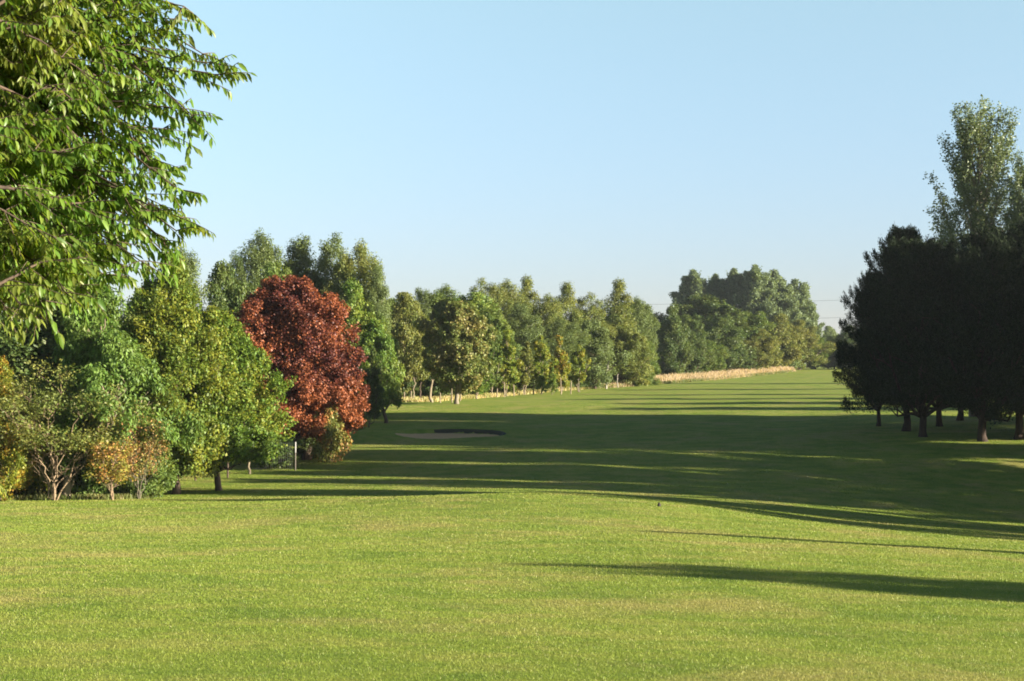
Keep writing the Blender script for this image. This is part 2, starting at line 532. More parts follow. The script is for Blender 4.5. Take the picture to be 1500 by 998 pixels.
def crown_verts(r, H, zb, R, profile='round', nb=26, nc=11, nleaf=26000, L=0.16, LW=0.09, rb=0.34, rc=0.13,
                elong=1.0, axis_up=0.0, lump=0.16, droop=0.0, top=0.0, out_bias=0.6, up_bias=0.45, rand=0.8,
                dirmode='out', spire=0, squash=0.8, core=0.12, tpow=0.85, spire_out=0.82, spire_lean=0.35, topu=0.6):
    """Crown of leaves: boughs spread through the crown's volume, each bough a set of small clumps, each clump a cloud of leaves."""
    prof = PROFILES[profile]
    ph = r.random(6) * 6.28
    def rad(t, th):
        return R * prof(t) * (1 + lump * (np.sin(2 * th + ph[0] + 3 * t) * 0.5 + np.sin(3 * th + ph[1] - 5 * t) * 0.5
                                          + np.sin(5 * th + ph[2] + 9 * t) * 0.35))
    CH = H - zb
    # boughs
    ts = ((np.arange(nb) + r.random(nb)) / nb) ** tpow
    th = np.arange(nb) * 2.399 + r.random(nb) * 0.9
    u = 0.35 + 0.60 * np.sqrt(r.random(nb))
    u = np.where(ts > 0.85, u * topu, u)
    rr = rad(ts, th) * u
    bz_ = zb + CH * (0.04 + 0.90 * ts)
    B = np.stack([rr * np.cos(th), rr * np.sin(th), bz_], 1)
    rbv = R * rb * (0.7 + 0.6 * r.random(nb)) * (0.55 + 0.45 * prof(ts))
    # clumps on boughs
    cb = np.repeat(np.arange(nb), nc)
    d = unit(nb * nc, r)
    outv = B[cb] - np.array([0, 0, zb + CH * 0.4])
    outv /= np.linalg.norm(outv, axis=1)[:, None] + 1e-9
    d = d + outv * 0.55
    d /= np.linalg.norm(d, axis=1)[:, None]
    C = B[cb] + d * (rbv[cb] * (0.55 + 0.5 * r.random(nb * nc)))[:, None]
    rcv = R * rc * (0.6 + 0.9 * r.random(len(C)))
    # filler clumps nearer the middle so that the crown is not hollow
    nf = int(nb * nc * core)
    tf = r.random(nf); thf = r.random(nf) * 6.28
    rf = rad(tf, thf) * np.sqrt(r.random(nf)) * 0.75
    Cf = np.stack([rf * np.cos(thf), rf * np.sin(thf), zb + CH * (0.06 + 0.85 * tf)], 1)
    C = np.concatenate([C, Cf]); rcv = np.concatenate([rcv, R * rc * 1.5 * np.ones(nf)])
    ax = C - np.array([0, 0, zb + CH * 0.35])
    ax[:, 2] *= 0.6
    ax /= np.linalg.norm(ax, axis=1)[:, None] + 1e-9
    ax[:, 2] += axis_up
    ax /= np.linalg.norm(ax, axis=1)[:, None] + 1e-9
    el = np.full(len(C), elong)
    if spire:                                           # upright leaders that break the skyline
        k = spire
        tt = (0.45 if spire_lean < 0.5 else 0.15) + (0.55 if spire_lean < 0.5 else 0.83) * r.random(k); t2 = r.random(k) * 6.28
        rs = rad(tt, t2) * spire_out
        zt = zb + CH * tt * 0.97
        Cs = np.stack([rs * np.cos(t2), rs * np.sin(t2), zt], 1)
        C = np.concatenate([C, Cs]); rcv = np.concatenate([rcv, R * rc * 0.7 * np.ones(k)])
        axs = np.stack([np.cos(t2) * spire_lean, np.sin(t2) * spire_lean, np.ones(k)], 1)
        axs /= np.linalg.norm(axs, axis=1)[:, None]
        ax = np.concatenate([ax, axs]); el = np.concatenate([el, np.full(k, max(elong, 1.0) * 1.8)])
    # leaves
    wgt = rcv ** 1.7 * el ** 0.7
    cnt = r.multinomial(nleaf, wgt / wgt.sum())
    lc = np.repeat(np.arange(len(C)), cnt)
    n = len(lc)
    v = unit(n, r)
    q = v * (0.35 + 0.75 * r.random(n) ** 0.6)[:, None]
    q[:, 2] *= squash
    off = q * rcv[lc][:, None]
    along = np.sum(off * ax[lc], axis=1)
    off += ax[lc] * (along * (el[lc] - 1))[:, None]
    P = C[lc] + off
    if droop:
        hr = np.linalg.norm(P[:, :2], axis=1) / R
        P[:, 2] -= droop * CH * hr ** 2 * (0.4 + 0.6 * r.random(n) ** 2)
        P[:, 2] = np.maximum(P[:, 2], 0.15 + zb * 0.3 + 0.3 * r.random(n))
    P[:, 2] = np.maximum(P[:, 2], 0.1)
    s = np.where(P[:, 2] > H, H - (P[:, 2] - H) * 0.5, P[:, 2]); P[:, 2] = s
    nout = v * 0.8 + ax[lc] * 0.4
    Nrm = nout * out_bias + np.array([0, 0, up_bias]) + unit(n, r) * rand
    if dirmode == 'down':
        Dr = np.array([0, 0, -1.0]) + unit(n, r) * 0.6 + nout * 0.2
    elif dirmode == 'up':
        Dr = ax[lc] * 0.8 + np.array([0, 0, 0.5]) + unit(n, r) * 0.5
    else:
        Dr = nout + unit(n, r) * 0.8 + np.array([0, 0, -0.25])
    return leaf_quads(P, Nrm, Dr, L, LW, r), B


def limb_paths(r, H, zb, B, r0, nl=14, lean=(0, 0), fork=0.0, spread=1.0):
    """Trunk with root flare, plus limbs that reach out to the boughs."""
    top = np.array([lean[0], lean[1], zb + (H - zb) * 0.78])
    trunk = wob((0, 0, -0.25), top, 12, 0.22, r)
    tz = np.linspace(0, 1, 12)
    rad = r0 * (1 - tz) ** 0.8 + 0.012
    rad[0] *= 1.5; rad[1] *= 1.05
    paths = [(trunk, rad)]
    order = r.permutation(len(B))[:nl]
    for i in order:
        b = B[i]
        zt = max(zb * 0.75, b[2] - np.linalg.norm(b[:2]) * 0.9 - 0.1 * H)
        k = np.clip((zt + 0.25) / (top[2] + 0.25), 0.05, 0.92)
        j = k * 11; j0 = int(j); s = trunk[j0] + (trunk[min(j0 + 1, 11)] - trunk[j0]) * (j - j0)
        rs = r0 * (1 - k) ** 0.8 * 0.5 + 0.015
        pp = wob(s, b, 7, 0.5, r, sag=0.06)
        paths.append((pp, np.linspace(rs, 0.012, 7)))
        for q in range(2):
            m = pp[3 + q]
            e = b + r.normal(size=3) * 0.028 * H
            paths.append((wob(m, e, 5, 0.5, r), np.linspace(rs * 0.45, 0.008, 5)))
    return paths


TEMPL = {}


def template(key, seed, H, W, zb, r0, nl=14, sides=7, lean=(0, 0), leaders=1, lr=0.6, low=0.68, **kw):
    r = np.random.default_rng(seed)
    if leaders == 1:
        cv, B = crown_verts(r, H, zb, W / 2.0, **kw)
    else:                                               # several crowns of unequal height grown together
        CV, BB = [], []
        k2 = dict(kw)
        k2['nb'] = max(8, kw['nb'] // leaders); k2['nleaf'] = kw['nleaf'] // leaders; k2['spire'] = kw.get('spire', 0) // leaders
        k2['rb'] = kw['rb'] * 0.85 / lr; k2['rc'] = kw['rc'] * 0.9 / lr
        for i in range(leaders):
            hf = 1.0 if i == 0 else low + (0.97 - low) * r.random()
            a = i * 6.283 / max(1, leaders - 1) + r.random() * 0.8
            o = (0.05 if i == 0 else (1 - lr) * (0.75 + 0.35 * r.random())) * W / 2.0
            c_, b_ = crown_verts(r, H * hf, zb, W / 2.0 * lr * (0.85 + 0.3 * r.random()), **k2)
            c_[:, 0] += o * math.cos(a); c_[:, 1] += o * math.sin(a)
            b_[:, 0] += o * math.cos(a); b_[:, 1] += o * math.sin(a)
            CV.append(c_); BB.append(b_)
        cv = np.concatenate(CV); B = np.concatenate(BB)
    # stretch to the wanted size whatever the random boughs did
    ext = np.percentile(np.linalg.norm(cv[:, :2], axis=1), 97)
    k = (W / 2.0) / ext
    cv[:, :2] *= k; B[:, :2] *= k
    topz = np.percentile(cv[:, 2], 99.8)
    cv[:, 2] = np.where(cv[:, 2] > zb, zb + (cv[:, 2] - zb) * (H - zb) / (topz - zb), cv[:, 2])
    if lean[0] or lean[1]:
        tt = np.clip(cv[:, 2] / H, 0, 1)
        cv[:, 0] += lean[0] * tt; cv[:, 1] += lean[1] * tt
        tb = np.clip(B[:, 2] / H, 0, 1)
        B[:, 0] += lean[0] * tb; B[:, 1] += lean[1] * tb
    crown = mesh_np(key + "_crown", cv, np.arange(len(cv)).reshape(-1, 4), 4)
    trunk = tube_mesh(key + "_trunk", limb_paths(r, H, zb, B, r0, nl, lean), sides)
    TEMPL[key] = (crown, trunk, H, W)


def plant(name, key, px, d, top, width, leafm, barkm, label, cat="tree", group=None, rot=None, x=None, base_off=0.0, crown_name="crown", trunk_name="trunk"):
    """A tree whose foot stands at depth d on the line of sight of column px; top = image row of its tip, width in image pixels."""
    cm, tm, H0, W0 = TEMPL[key]
    if x is None:
        x = X(px, d)
    g = gz(x, d) + base_off
    Ht = Z(top, d) - g
    Wt = width / F * d
    root = bpy.data.objects.new(name, None)
    COL.objects.link(root)
    root.empty_display_size = 0.3
    root.location = (x, d, g)
    root.rotation_euler = ((random.random() - 0.5) * 0.07, (random.random() - 0.5) * 0.07, random.random() * 6.28 if rot is None else rot)
    root.scale = (Wt / W0, Wt / W0, Ht / H0)
    tag(root, label, cat, group)
    link_obj(trunk_name, tm, barkm, root)
    link_obj(crown_name, cm, leafm, root)
    return root


def plant_h(name, key, x, d, Ht, Wt, leafm, barkm, label, cat="tree", group=None, rot=None):
    return plant(name, key, None, d, HZ + (EYE - (gz(x, d) + Ht)) * F / d, Wt * F / d, leafm, barkm, label, cat, group, rot, x=x)



# ------------------------------------------------------------------ foliage and bark colours
BK_GREY = bark_mat("bark_grey", (0.10, 0.085, 0.06), (0.22, 0.19, 0.14))
BK_DARK = bark_mat("bark_dark", (0.045, 0.033, 0.025), (0.12, 0.085, 0.06))
BK_PALE = bark_mat("bark_pale", (0.15, 0.12, 0.08), (0.28, 0.23, 0.155), 5)
BK_STEM = bark_mat("bark_stem", (0.17, 0.12, 0.075), (0.34, 0.25, 0.16), 5)
BK_BIRCH = bark_mat("bark_birch", (0.12, 0.10, 0.08), (0.50, 0.46, 0.38), 4, 3.0)
BK_PINE = bark_mat("bark_pine", (0.022, 0.017, 0.014), (0.065, 0.045, 0.034), 7)

LF_FIELD = leaf_mat("leaf_field_maple", (0.070, 0.120, 0.020), (0.125, 0.175, 0.028), (0.190, 0.200, 0.028), 0.35, 0.5, trans=0.40)
LF_HORN = leaf_mat("leaf_hornbeam", (0.065, 0.125, 0.020), (0.120, 0.180, 0.028), (0.190, 0.205, 0.028), 0.3, 0.45, trans=0.40)
LF_YEL = leaf_mat("leaf_yellow", (0.130, 0.190, 0.026), (0.270, 0.280, 0.034), (0.400, 0.230, 0.036), 0.20, 0.9, trans=0.36)
LF_ORANGE = leaf_mat("leaf_orange", (0.150, 0.180, 0.030), (0.300, 0.250, 0.040), (0.360, 0.180, 0.055), 0.35, 1.0, trans=0.30)
LF_RUST = leaf_mat("leaf_rust", (0.100, 0.140, 0.030), (0.180, 0.180, 0.040), (0.300, 0.150, 0.060), 0.45, 0.8, trans=0.30)
LF_ASH = leaf_mat("leaf_ash", (0.080, 0.150, 0.032), (0.145, 0.220, 0.048), (0.090, 0.130, 0.026), 0.2, 0.5, trans=0.40)
LF_SYC = leaf_mat("leaf_sycamore", (0.065, 0.130, 0.022), (0.120, 0.185, 0.032), (0.160, 0.195, 0.032), 0.4, 0.3, trans=0.30)
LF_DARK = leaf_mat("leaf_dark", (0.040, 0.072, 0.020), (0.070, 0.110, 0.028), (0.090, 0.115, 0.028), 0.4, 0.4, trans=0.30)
LF_MID = leaf_mat("leaf_mid", (0.060, 0.105, 0.022), (0.105, 0.155, 0.034), (0.130, 0.160, 0.034), 0.4, 0.35, trans=0.36)
LF_OLIVE = leaf_mat("leaf_olive", (0.080, 0.110, 0.026), (0.135, 0.160, 0.038), (0.165, 0.165, 0.040), 0.5, 0.35, trans=0.36)
LF_SAGE = leaf_mat("leaf_sage", (0.092, 0.130, 0.046), (0.150, 0.198, 0.076), (0.110, 0.140, 0.042), 0.4, 0.3, trans=0.34)
LF_BIRCH = leaf_mat("leaf_birch", (0.095, 0.132, 0.036), (0.155, 0.192, 0.058), (0.180, 0.190, 0.050), 0.35, 0.3, trans=0.38)
LF_LIME = leaf_mat("leaf_lime", (0.100, 0.165, 0.024), (0.180, 0.225, 0.032), (0.240, 0.220, 0.034), 0.35, 0.5, trans=0.35)
LF_ROUND = leaf_mat("leaf_round_maple", (0.075, 0.112, 0.026), (0.145, 0.175, 0.045), (0.190, 0.165, 0.055), 0.35, 0.5, trans=0.28)
LF_RED = leaf_mat("leaf_red_maple", (0.055, 0.013, 0.014), (0.115, 0.030, 0.022), (0.290, 0.095, 0.036), 0.42, 0.33, trans=0.22, vary=0.6,
                  grad=(2, 6.4, 3.0, (0.300, 0.100, 0.036)))
LF_REDLOW = leaf_mat("leaf_turning", (0.090, 0.120, 0.028), (0.180, 0.185, 0.040), (0.280, 0.130, 0.040), 0.2, 0.9, trans=0.28)
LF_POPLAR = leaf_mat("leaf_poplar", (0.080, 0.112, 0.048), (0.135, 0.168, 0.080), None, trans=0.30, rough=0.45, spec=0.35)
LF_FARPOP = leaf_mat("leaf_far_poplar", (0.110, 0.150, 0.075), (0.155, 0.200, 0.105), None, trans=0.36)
LF_PINE = leaf_mat("needle_pine", (0.012, 0.022, 0.010), (0.026, 0.040, 0.015), None, trans=0.06, rough=0.7, spec=0.12)
LF_CHERRY = leaf_mat("leaf_cherry", (0.085, 0.175, 0.024), (0.155, 0.245, 0.036), (0.180, 0.215, 0.040), 0.35, 0.7, trans=0.48, rough=0.40, spec=0.4)

# ------------------------------------------------------------------ tree shapes (built once, shared by repeats)
template('field_a', 11, 9.5, 6.0, 0.5, 0.17, nl=22, profile='egg', leaders=5, lr=0.66, low=0.7, core=0.4, nb=85, nc=15, nleaf=85000, L=0.13, LW=0.09, rb=0.26, rc=0.085, elong=1.7, axis_up=0.55, spire=40, lump=0.22, dirmode='up', squash=0.7)
template('field_b', 12, 7.4, 5.4, 0.9, 0.14, nl=22, profile='low', leaders=5, lr=0.66, low=0.7, core=0.4, nb=85, nc=15, nleaf=85000, L=0.13, LW=0.09, rb=0.26, rc=0.085, elong=1.7, axis_up=0.55, spire=40, lump=0.22, dirmode='up', squash=0.7)
template('ash', 13, 9.0, 5.2, 1.2, 0.15, nl=20, profile='egg', leaders=3, lr=0.7, nb=42, nc=13, nleaf=46000, L=0.18, LW=0.08, rb=0.30, rc=0.115, lump=0.28, droop=0.08, dirmode='down', up_bias=0.25)
template('broad_a', 14, 9.0, 8.0, 0.4, 0.2, nl=16, profile='dome', leaders=4, lr=0.6, nb=48, nc=14, nleaf=36000, L=0.20, LW=0.13, rb=0.28, rc=0.10, lump=0.25)
template('broad_b', 15, 9.0, 8.0, 0.5, 0.2, nl=16, profile='round', leaders=3, lr=0.72, nb=44, nc=14, nleaf=36000, L=0.20, LW=0.13, rb=0.28, rc=0.10, lump=0.28, spire=9)
template('broad_c', 16, 9.0, 7.0, 0.3, 0.2, nl=16, profile='dome', leaders=5, lr=0.55, nb=50, nc=14, nleaf=36000, L=0.18, LW=0.12, rb=0.26, rc=0.095, lump=0.30, spire=15, axis_up=0.3, elong=1.3)
template('oval_trunk', 17, 8.4, 5.8, 1.25, 0.16, nl=18, profile='round', nb=44, nc=15, nleaf=42000, L=0.20, LW=0.15, rb=0.27, rc=0.10, lump=0.12, squash=0.75)
template('lean_tree', 18, 6.0, 3.8, 0.9, 0.13, nl=14, profile='egg', nb=26, nc=12, nleaf=20000, L=0.16, LW=0.11, rb=0.34, rc=0.12, lump=0.25, lean=(1.0, 0.0))
template('red', 19, 9.2, 7.2, 1.1, 0.20, nl=26, lean=(-0.75, 0.0), profile='blob', nb=260, nc=10, nleaf=160000, L=0.105, LW=0.09, rb=0.105, rc=0.046, core=0.45, lump=0.03, topu=0.9, tpow=1.0, elong=1.25, squash=0.9, up_bias=0.35)
template('birch_a', 21, 14.0, 6.0, 1.0, 0.14, nl=18, profile='round', leaders=5, lr=0.56, low=0.72, nb=70, nc=13, nleaf=46000, L=0.16, LW=0.10, rb=0.26, rc=0.10, core=0.4, lump=0.30, elong=1.25, axis_up=0.6, spire=15, droop=0.04, dirmode='down', squash=1.2)
template('birch_b', 22, 14.0, 6.0, 1.4, 0.14, nl=18, profile='dome', leaders=4, lr=0.62, low=0.78, nb=66, nc=13, nleaf=44000, L=0.16, LW=0.10, rb=0.27, rc=0.105, core=0.4, lump=0.36, elong=1.25, axis_up=0.6, spire=8, droop=0.05, dirmode='down', squash=1.2)
template('birch_c', 23, 13.0, 6.5, 0.8, 0.13, nl=18, profile='round', leaders=6, lr=0.54, low=0.80, nb=78, nc=13, nleaf=46000, L=0.16, LW=0.10, rb=0.25, rc=0.10, core=0.4, lump=0.30, elong=1.2, axis_up=0.5, spire=18, droop=0.04, dirmode='down', squash=1.2)
template('birch_d', 61, 14.0, 5.4, 1.0, 0.13, nl=18, profile='birch', leaders=3, lr=0.66, low=0.58, nb=60, nc=13, nleaf=40000, L=0.16, LW=0.10, rb=0.27, rc=0.105, core=0.35, lump=0.38, elong=1.3, axis_up=0.7, spire=12, droop=0.05, dirmode='down', squash=1.2)
template('sapling_a', 24, 5.5, 2.6, 0.6, 0.05, nl=12, profile='flame', leaders=3, lr=0.7, nb=24, nc=10, nleaf=10000, L=0.15, LW=0.10, rb=0.32, rc=0.13, elong=1.5, axis_up=0.9, spire=6, lump=0.2, dirmode='up')
template('sapling_b', 25, 5.5, 2.6, 0.9, 0.05, nl=12, profile='egg', leaders=3, lr=0.65, nb=24, nc=9, nleaf=9000, L=0.15, LW=0.10, rb=0.30, rc=0.13, elong=1.5, axis_up=1.0, spire=9, lump=0.28, dirmode='up')
template('poplar_far', 27, 20.0, 10.0, 2.0, 0.3, nl=12, profile='dome', leaders=5, lr=0.58, low=0.78, core=0.4, nb=70, nc=14, nleaf=46000, L=0.34, LW=0.26, rb=0.23, rc=0.085, lump=0.22, elong=1.6, axis_up=1.2, spire=35, dirmode='up')


def pine_template(key, seed, H, W, zb, r0, narm=95, needles=105000, blunt=1.5, keep=24):
    """Pine: whorled arms that reach out and turn up at their ends, each carrying side twigs with tufts of needles."""
    r = np.random.default_rng(seed)
    R = W / 2.0
    C, A, Rc = [], [], []
    ends = []
    for i in range(narm):
        t = ((i + r.random()) / narm) ** 1.1
        a = i * 2.399 + r.normal() * 0.3
        z0 = zb * (0.80 + 0.25 * r.random()) + (H - zb) * t * 0.93
        ln = R * max(0.10, (1 - t ** blunt) ** 0.8) * (0.62 + 0.50 * r.random())
        up = -0.10 + 0.95 * t + 0.15 * r.normal()
        o = np.array([math.cos(a), math.sin(a), 0.0]); sd = np.array([-math.sin(a), math.cos(a), 0.0])
        def at(q):
            return np.array([0, 0, z0]) + o * ln * q + np.array([0, 0, ln * (up * q + 0.22 * q * q)])
        ends.append(at(0.95))
        for q in np.linspace(0.22, 1.0, 8):
            p = at(q)
            for sg in (-1, 1):
                bl = (0.42 * ln * (1.12 - q) + 0.22) * (0.6 + 0.7 * r.random())
                dv = o * 0.75 + sd * sg * 0.8 + np.array([0, 0, 0.25 + 0.35 * r.random()]); dv /= np.linalg.norm(dv)
                for m in (0.5, 1.0):
                    C.append(p + dv * bl * m); A.append(dv * 0.6 + np.array([0, 0, 0.7])); Rc.append(0.17 + 0.13 * r.random())
            C.append(p + np.array([0, 0, 0.12])); A.append(o * 0.4 + np.array([0, 0, 0.9])); Rc.append(0.20 + 0.10 * r.random())
        for k in range(3):                              # upturned shoots at the arm's end
            C.append(at(1.0) + (o * 0.25 + np.array([0, 0, 0.35])) * (0.3 + 0.35 * k) + r.normal(size=3) * 0.08); A.append(o * 0.3 + np.array([0, 0, 1.0])); Rc.append(0.15)
    C = np.array(C); A = np.array(A); A /= np.linalg.norm(A, axis=1)[:, None]; Rc = np.array(Rc)
    n = needles
    lc = r.integers(0, len(C), n)
    v = unit(n, r)
    off = v * (0.3 + 0.8 * r.random(n))[:, None] * Rc[lc][:, None]
    al = np.sum(off * A[lc], axis=1)
    off += A[lc] * (al * 1.0)[:, None]
    P = C[lc] + off
    cv = leaf_quads(P, v + unit(n, r) * 0.6, A[lc] * 0.7 + v * 0.8, 0.20, 0.055, r, 0.10)
    k = R / np.percentile(np.linalg.norm(cv[:, :2], axis=1), 99)
    cv[:, :2] *= k
    B = np.array(ends); B[:, :2] *= k
    f = (H - zb) / (np.percentile(cv[:, 2], 99.9) - zb)
    cv[:, 2] = np.where(cv[:, 2] > zb, zb + (cv[:, 2] - zb) * f, cv[:, 2]); B[:, 2] = np.where(B[:, 2] > zb, zb + (B[:, 2] - zb) * f, B[:, 2])
    TEMPL[key] = (mesh_np(key + "_crown", cv, np.arange(len(cv)).reshape(-1, 4), 4), tube_mesh(key + "_trunk", limb_paths(r, H, zb, B, r0, keep), 8), H, W)


def poplar_template(key, seed, H, W, zb, r0, narm=85, nleaf=66000):
    """Poplar: long ascending branches, each an upright plume of small leaves, with sky between the plumes."""
    r = np.random.default_rng(seed)
    R = W / 2.0
    C, A, Rc, paths = [], [], [], []
    tr = wob((0, 0, -0.3), (0.2, 0, H * 0.92), 14, 0.12, r)
    paths.append((tr, np.linspace(r0, 0.03, 14)))
    for i in range(narm):
        t = (i + r.random()) / narm
        a = i * 2.399 + r.normal() * 0.4
        zend = zb + (H - zb) * (0.10 + 0.90 * t)
        reach = R * math.sqrt(max(0.0, 1 - (abs(t - 0.52) / 0.54) ** 2.4)) * (0.35 + 0.65 * r.random() ** 0.6)
        z0 = max(zb * 0.7, zend - reach * 1.5 - 1.8)
        p0 = np.array([0, 0, z0]); p1 = np.array([math.cos(a) * reach, math.sin(a) * reach, zend])
        q = np.linspace(0, 1, 12)[:, None]
        p = p0 + (p1 - p0) * q
        p[:, :2] = p1[:2] * (q ** 0.75)                 # leaves the trunk outward, then turns up
        p += np.cumsum(r.normal(size=(12, 3)) * 0.035, axis=0)
        paths.append((p, np.linspace(0.06, 0.008, 12)))
        for jx in range(3, 12):
            for k in range(4):
                dv = unit(1, r)[0] * np.array([0.55, 0.55, 0.25]) + np.array([math.cos(a) * 0.2, math.sin(a) * 0.2, 0.75]); dv /= np.linalg.norm(dv)
                ln = 0.25 + 0.75 * r.random() * (1.15 - jx / 12)
                C.append(p[jx] + dv * ln + r.normal(size=3) * 0.12); A.append(dv); Rc.append(0.14 + 0.14 * r.random())
        C.append(p1 + np.array([0, 0, 0.3])); A.append(np.array([0, 0, 1.0])); Rc.append(0.13)
        C.append(p1 + np.array([0, 0, 0.65])); A.append(np.array([0, 0, 1.0])); Rc.append(0.09)
    C = np.array(C); A = np.array(A); Rc = np.array(Rc)
    lc = r.choice(len(C), nleaf, p=Rc ** 1.5 / (Rc ** 1.5).sum())
    v = unit(nleaf, r)
    off = v * (0.3 + 0.8 * r.random(nleaf))[:, None] * Rc[lc][:, None]
    off += A[lc] * (np.sum(off * A[lc], axis=1) * 1.3)[:, None]
    cv = leaf_quads(C[lc] + off, v + unit(nleaf, r), unit(nleaf, r) + v * 0.6, 0.125, 0.11, r, 0.10)
    k = R / np.percentile(np.linalg.norm(cv[:, :2], axis=1), 98.5)
    cv[:, :2] *= k
    paths = [(np.asarray(p) * np.array([k, k, 1.0]), q) for p, q in paths]
    TEMPL[key] = (mesh_np(key + "_crown", cv, np.arange(len(cv)).reshape(-1, 4), 4), tube_mesh(key + "_trunk", paths, 6), float(np.percentile(cv[:, 2], 99.95)), W)


poplar_template('poplar_big', 26, 20.0, 6.0, 4.0, 0.26)
pine_template('pine_a', 28, 12.0, 9.5, 1.8, 0.26, blunt=1.5)
pine_template('pine_b', 29, 12.0, 9.5, 1.9, 0.28, blunt=2.1)
template('shrub_a', 31, 2.6, 3.0, 0.05, 0.04, nl=14, profile='low', leaders=3, lr=0.65, nb=24, nc=10, nleaf=9000, L=0.13, LW=0.09, rb=0.32, rc=0.14, lump=0.3, spire=8)
template('shrub_b', 32, 2.6, 2.8, 0.05, 0.04, nl=14, profile='round', leaders=3, lr=0.65, nb=24, nc=10, nleaf=8000, L=0.14, LW=0.08, rb=0.32, rc=0.14, lump=0.34, spire=10, axis_up=0.6, elong=1.4)
template('conifer', 33, 14.0, 4.4, 0.8, 0.16, nl=12, profile='flame', nb=40, nc=12, nleaf=30000, L=0.22, LW=0.09, rb=0.26, rc=0.12, lump=0.12, elong=1.2, core=0.3)


def multi_stem(key, seed, H, W, nst, r0, nleaf, L, Wl, lo=0.35):
    """Several thin stems from one foot, forking, with sparse leaves on the upper twigs."""
    r = np.random.default_rng(seed)
    paths, ends = [], []
    for i in range(nst):
        a = i * 2.399 + r.random() * 0.7
        sp = (0.25 + 0.75 * r.random()) * W * 0.42
        hh = H * (0.55 + 0.42 * r.random())
        p = wob((0.07 * math.cos(a), 0.07 * math.sin(a), -0.1), (sp * math.cos(a), sp * math.sin(a), hh), 12, 0.45, r)
        q = np.linspace(0, 1, 12)[:, None]
        p[:, :2] *= (0.35 + 0.65 * q) 
        paths.append((p, r0 * (1 - q[:, 0]) ** 0.7 + 0.006))
        for k in range(9):
            j = int(3 + r.random() * 8)
            s = p[j]
            aa = a + r.normal() * 1.1
            ln = H * (0.12 + 0.22 * r.random())
            e = s + np.array([math.cos(aa) * 0.75, math.sin(aa) * 0.75, 0.55 + 0.5 * r.random()]) * ln
            bp_ = wob(s, e, 7, 0.5, r)
            paths.append((bp_, np.linspace(r0 * 0.4, 0.004, 7)))
            for _ in range(4):
                e2 = bp_[3 + int(r.random() * 4)] + unit(1, r)[0] * np.array([1, 1, 0.6]) * ln * 0.4 + np.array([0, 0, 0.1])
                paths.append((wob(bp_[4], e2, 4, 0.4, r), np.linspace(r0 * 0.18, 0.003, 4)))
                ends.append(e2)
            ends.append(e)
    E = np.array(ends)
    E = E[E[:, 2] > H * lo]
    ids = r.integers(0, len(E), nleaf)
    P = E[ids] + r.normal(size=(nleaf, 3)) * np.array([0.15, 0.15, 0.14]) * (H / 4.0)
    vq = leaf_quads(P, unit(nleaf, r) + np.array([0, 0, 0.5]), unit(nleaf, r) + np.array([0, 0, -0.3]), L, Wl, r)
    TEMPL[key] = (mesh_np(key + "_crown", vq, np.arange(len(vq)).reshape(-1, 4), 4), tube_mesh(key + "_trunk", paths, 6), H, W)


multi_stem('stems_a', 41, 4.6, 3.2, 8, 0.020, 9000, 0.10, 0.065, lo=0.45)
multi_stem('stems_b', 42, 2.4, 1.5, 7, 0.014, 3000, 0.10, 0.07, lo=0.35)
multi_stem('stems_c', 43, 4.6, 2.2, 7, 0.018, 4600, 0.11, 0.075, lo=0.30)

# ------------------------------------------------------------------ left wood, nearest edge
T = plant
T('yellow_bush', 'shrub_b', 2, 57.8, 620, 76, LF_YEL, BK_GREY, "bright yellow bush low at the left edge of the photo under the young maple", 'bush', rot=1.9)
T('maple_sapling', 'field_a', 4, 59.0, 530, 110, LF_YEL, BK_GREY, "young maple turning bright yellow and orange at the left edge of the photo", rot=1.0)
T('broadleaf_tree', 'broad_a', 20, 66, 425, 260, LF_DARK, BK_DARK, "dark green broadleaf tree in the wood behind the bright yellow young maple")
T('broadleaf_tree', 'broad_b', 90, 68.5, 410, 230, LF_MID, BK_DARK, "tall mid green tree under the cherry's hanging branches, behind the pale stemmed shrub")
T('ash_tree', 'ash', 152, 60.6, 412, 200, LF_ASH, BK_PALE, "bright blue green feathery ash tree left of the big yellow green maples", rot=2.2)
T('multi_stemmed_shrub', 'stems_a', 80, 58.2, 556, 150, LF_OLIVE, BK_STEM, "sparse shrub with bare pale stems fanning up from one foot at the lawn's edge", 'shrub', rot=0.4)
T('orange_shrub', 'stems_b', 166, 58.3, 648, 62, LF_ORANGE, BK_STEM, "low yellow orange shrub on thin pale stems at the lawn's edge", 'shrub', rot=1.3)
T('rusty_sapling', 'stems_c', 205, 59.8, 600, 56, LF_RUST, BK_GREY, "thin sapling with rusty pink orange leaves in front of the ash tree", 'shrub', rot=0.9)
T('leafy_bush', 'shrub_b', 135, 60.2, 626, 88, LF_ASH, BK_GREY, "fresh green bush between the pale stemmed shrub and the orange shrub", 'bush', rot=0.3)
T('leafy_bush', 'shrub_a', 200, 60.6, 664, 84, LF_MID, BK_GREY, "low green bush right of the orange shrub, left of the first maple trunk", 'bush', rot=2.3)
T('leafy_bush', 'shrub_a', 32, 61.0, 672, 110, LF_MID, BK_GREY, "low green bush below the yellow young maple, left of the pale stemmed shrub", 'bush', rot=4.0)
T('leafy_bush', 'shrub_b', -20, 60.4, 668, 90, LF_DARK, BK_GREY, "dark low bush cut by the left edge of the photo", 'bush', rot=4.4)
T('leafy_bush', 'shrub_b', 55, 60.4, 618, 80, LF_HORN, BK_GREY, "mid green bush behind the left side of the pale stemmed shrub", 'bush', rot=0.1)
T('leafy_bush', 'shrub_a', 226, 61.4, 630, 80, LF_MID, BK_GREY, "mid green bush just left of the olive yellow maple's trunk", 'bush', rot=3.7)
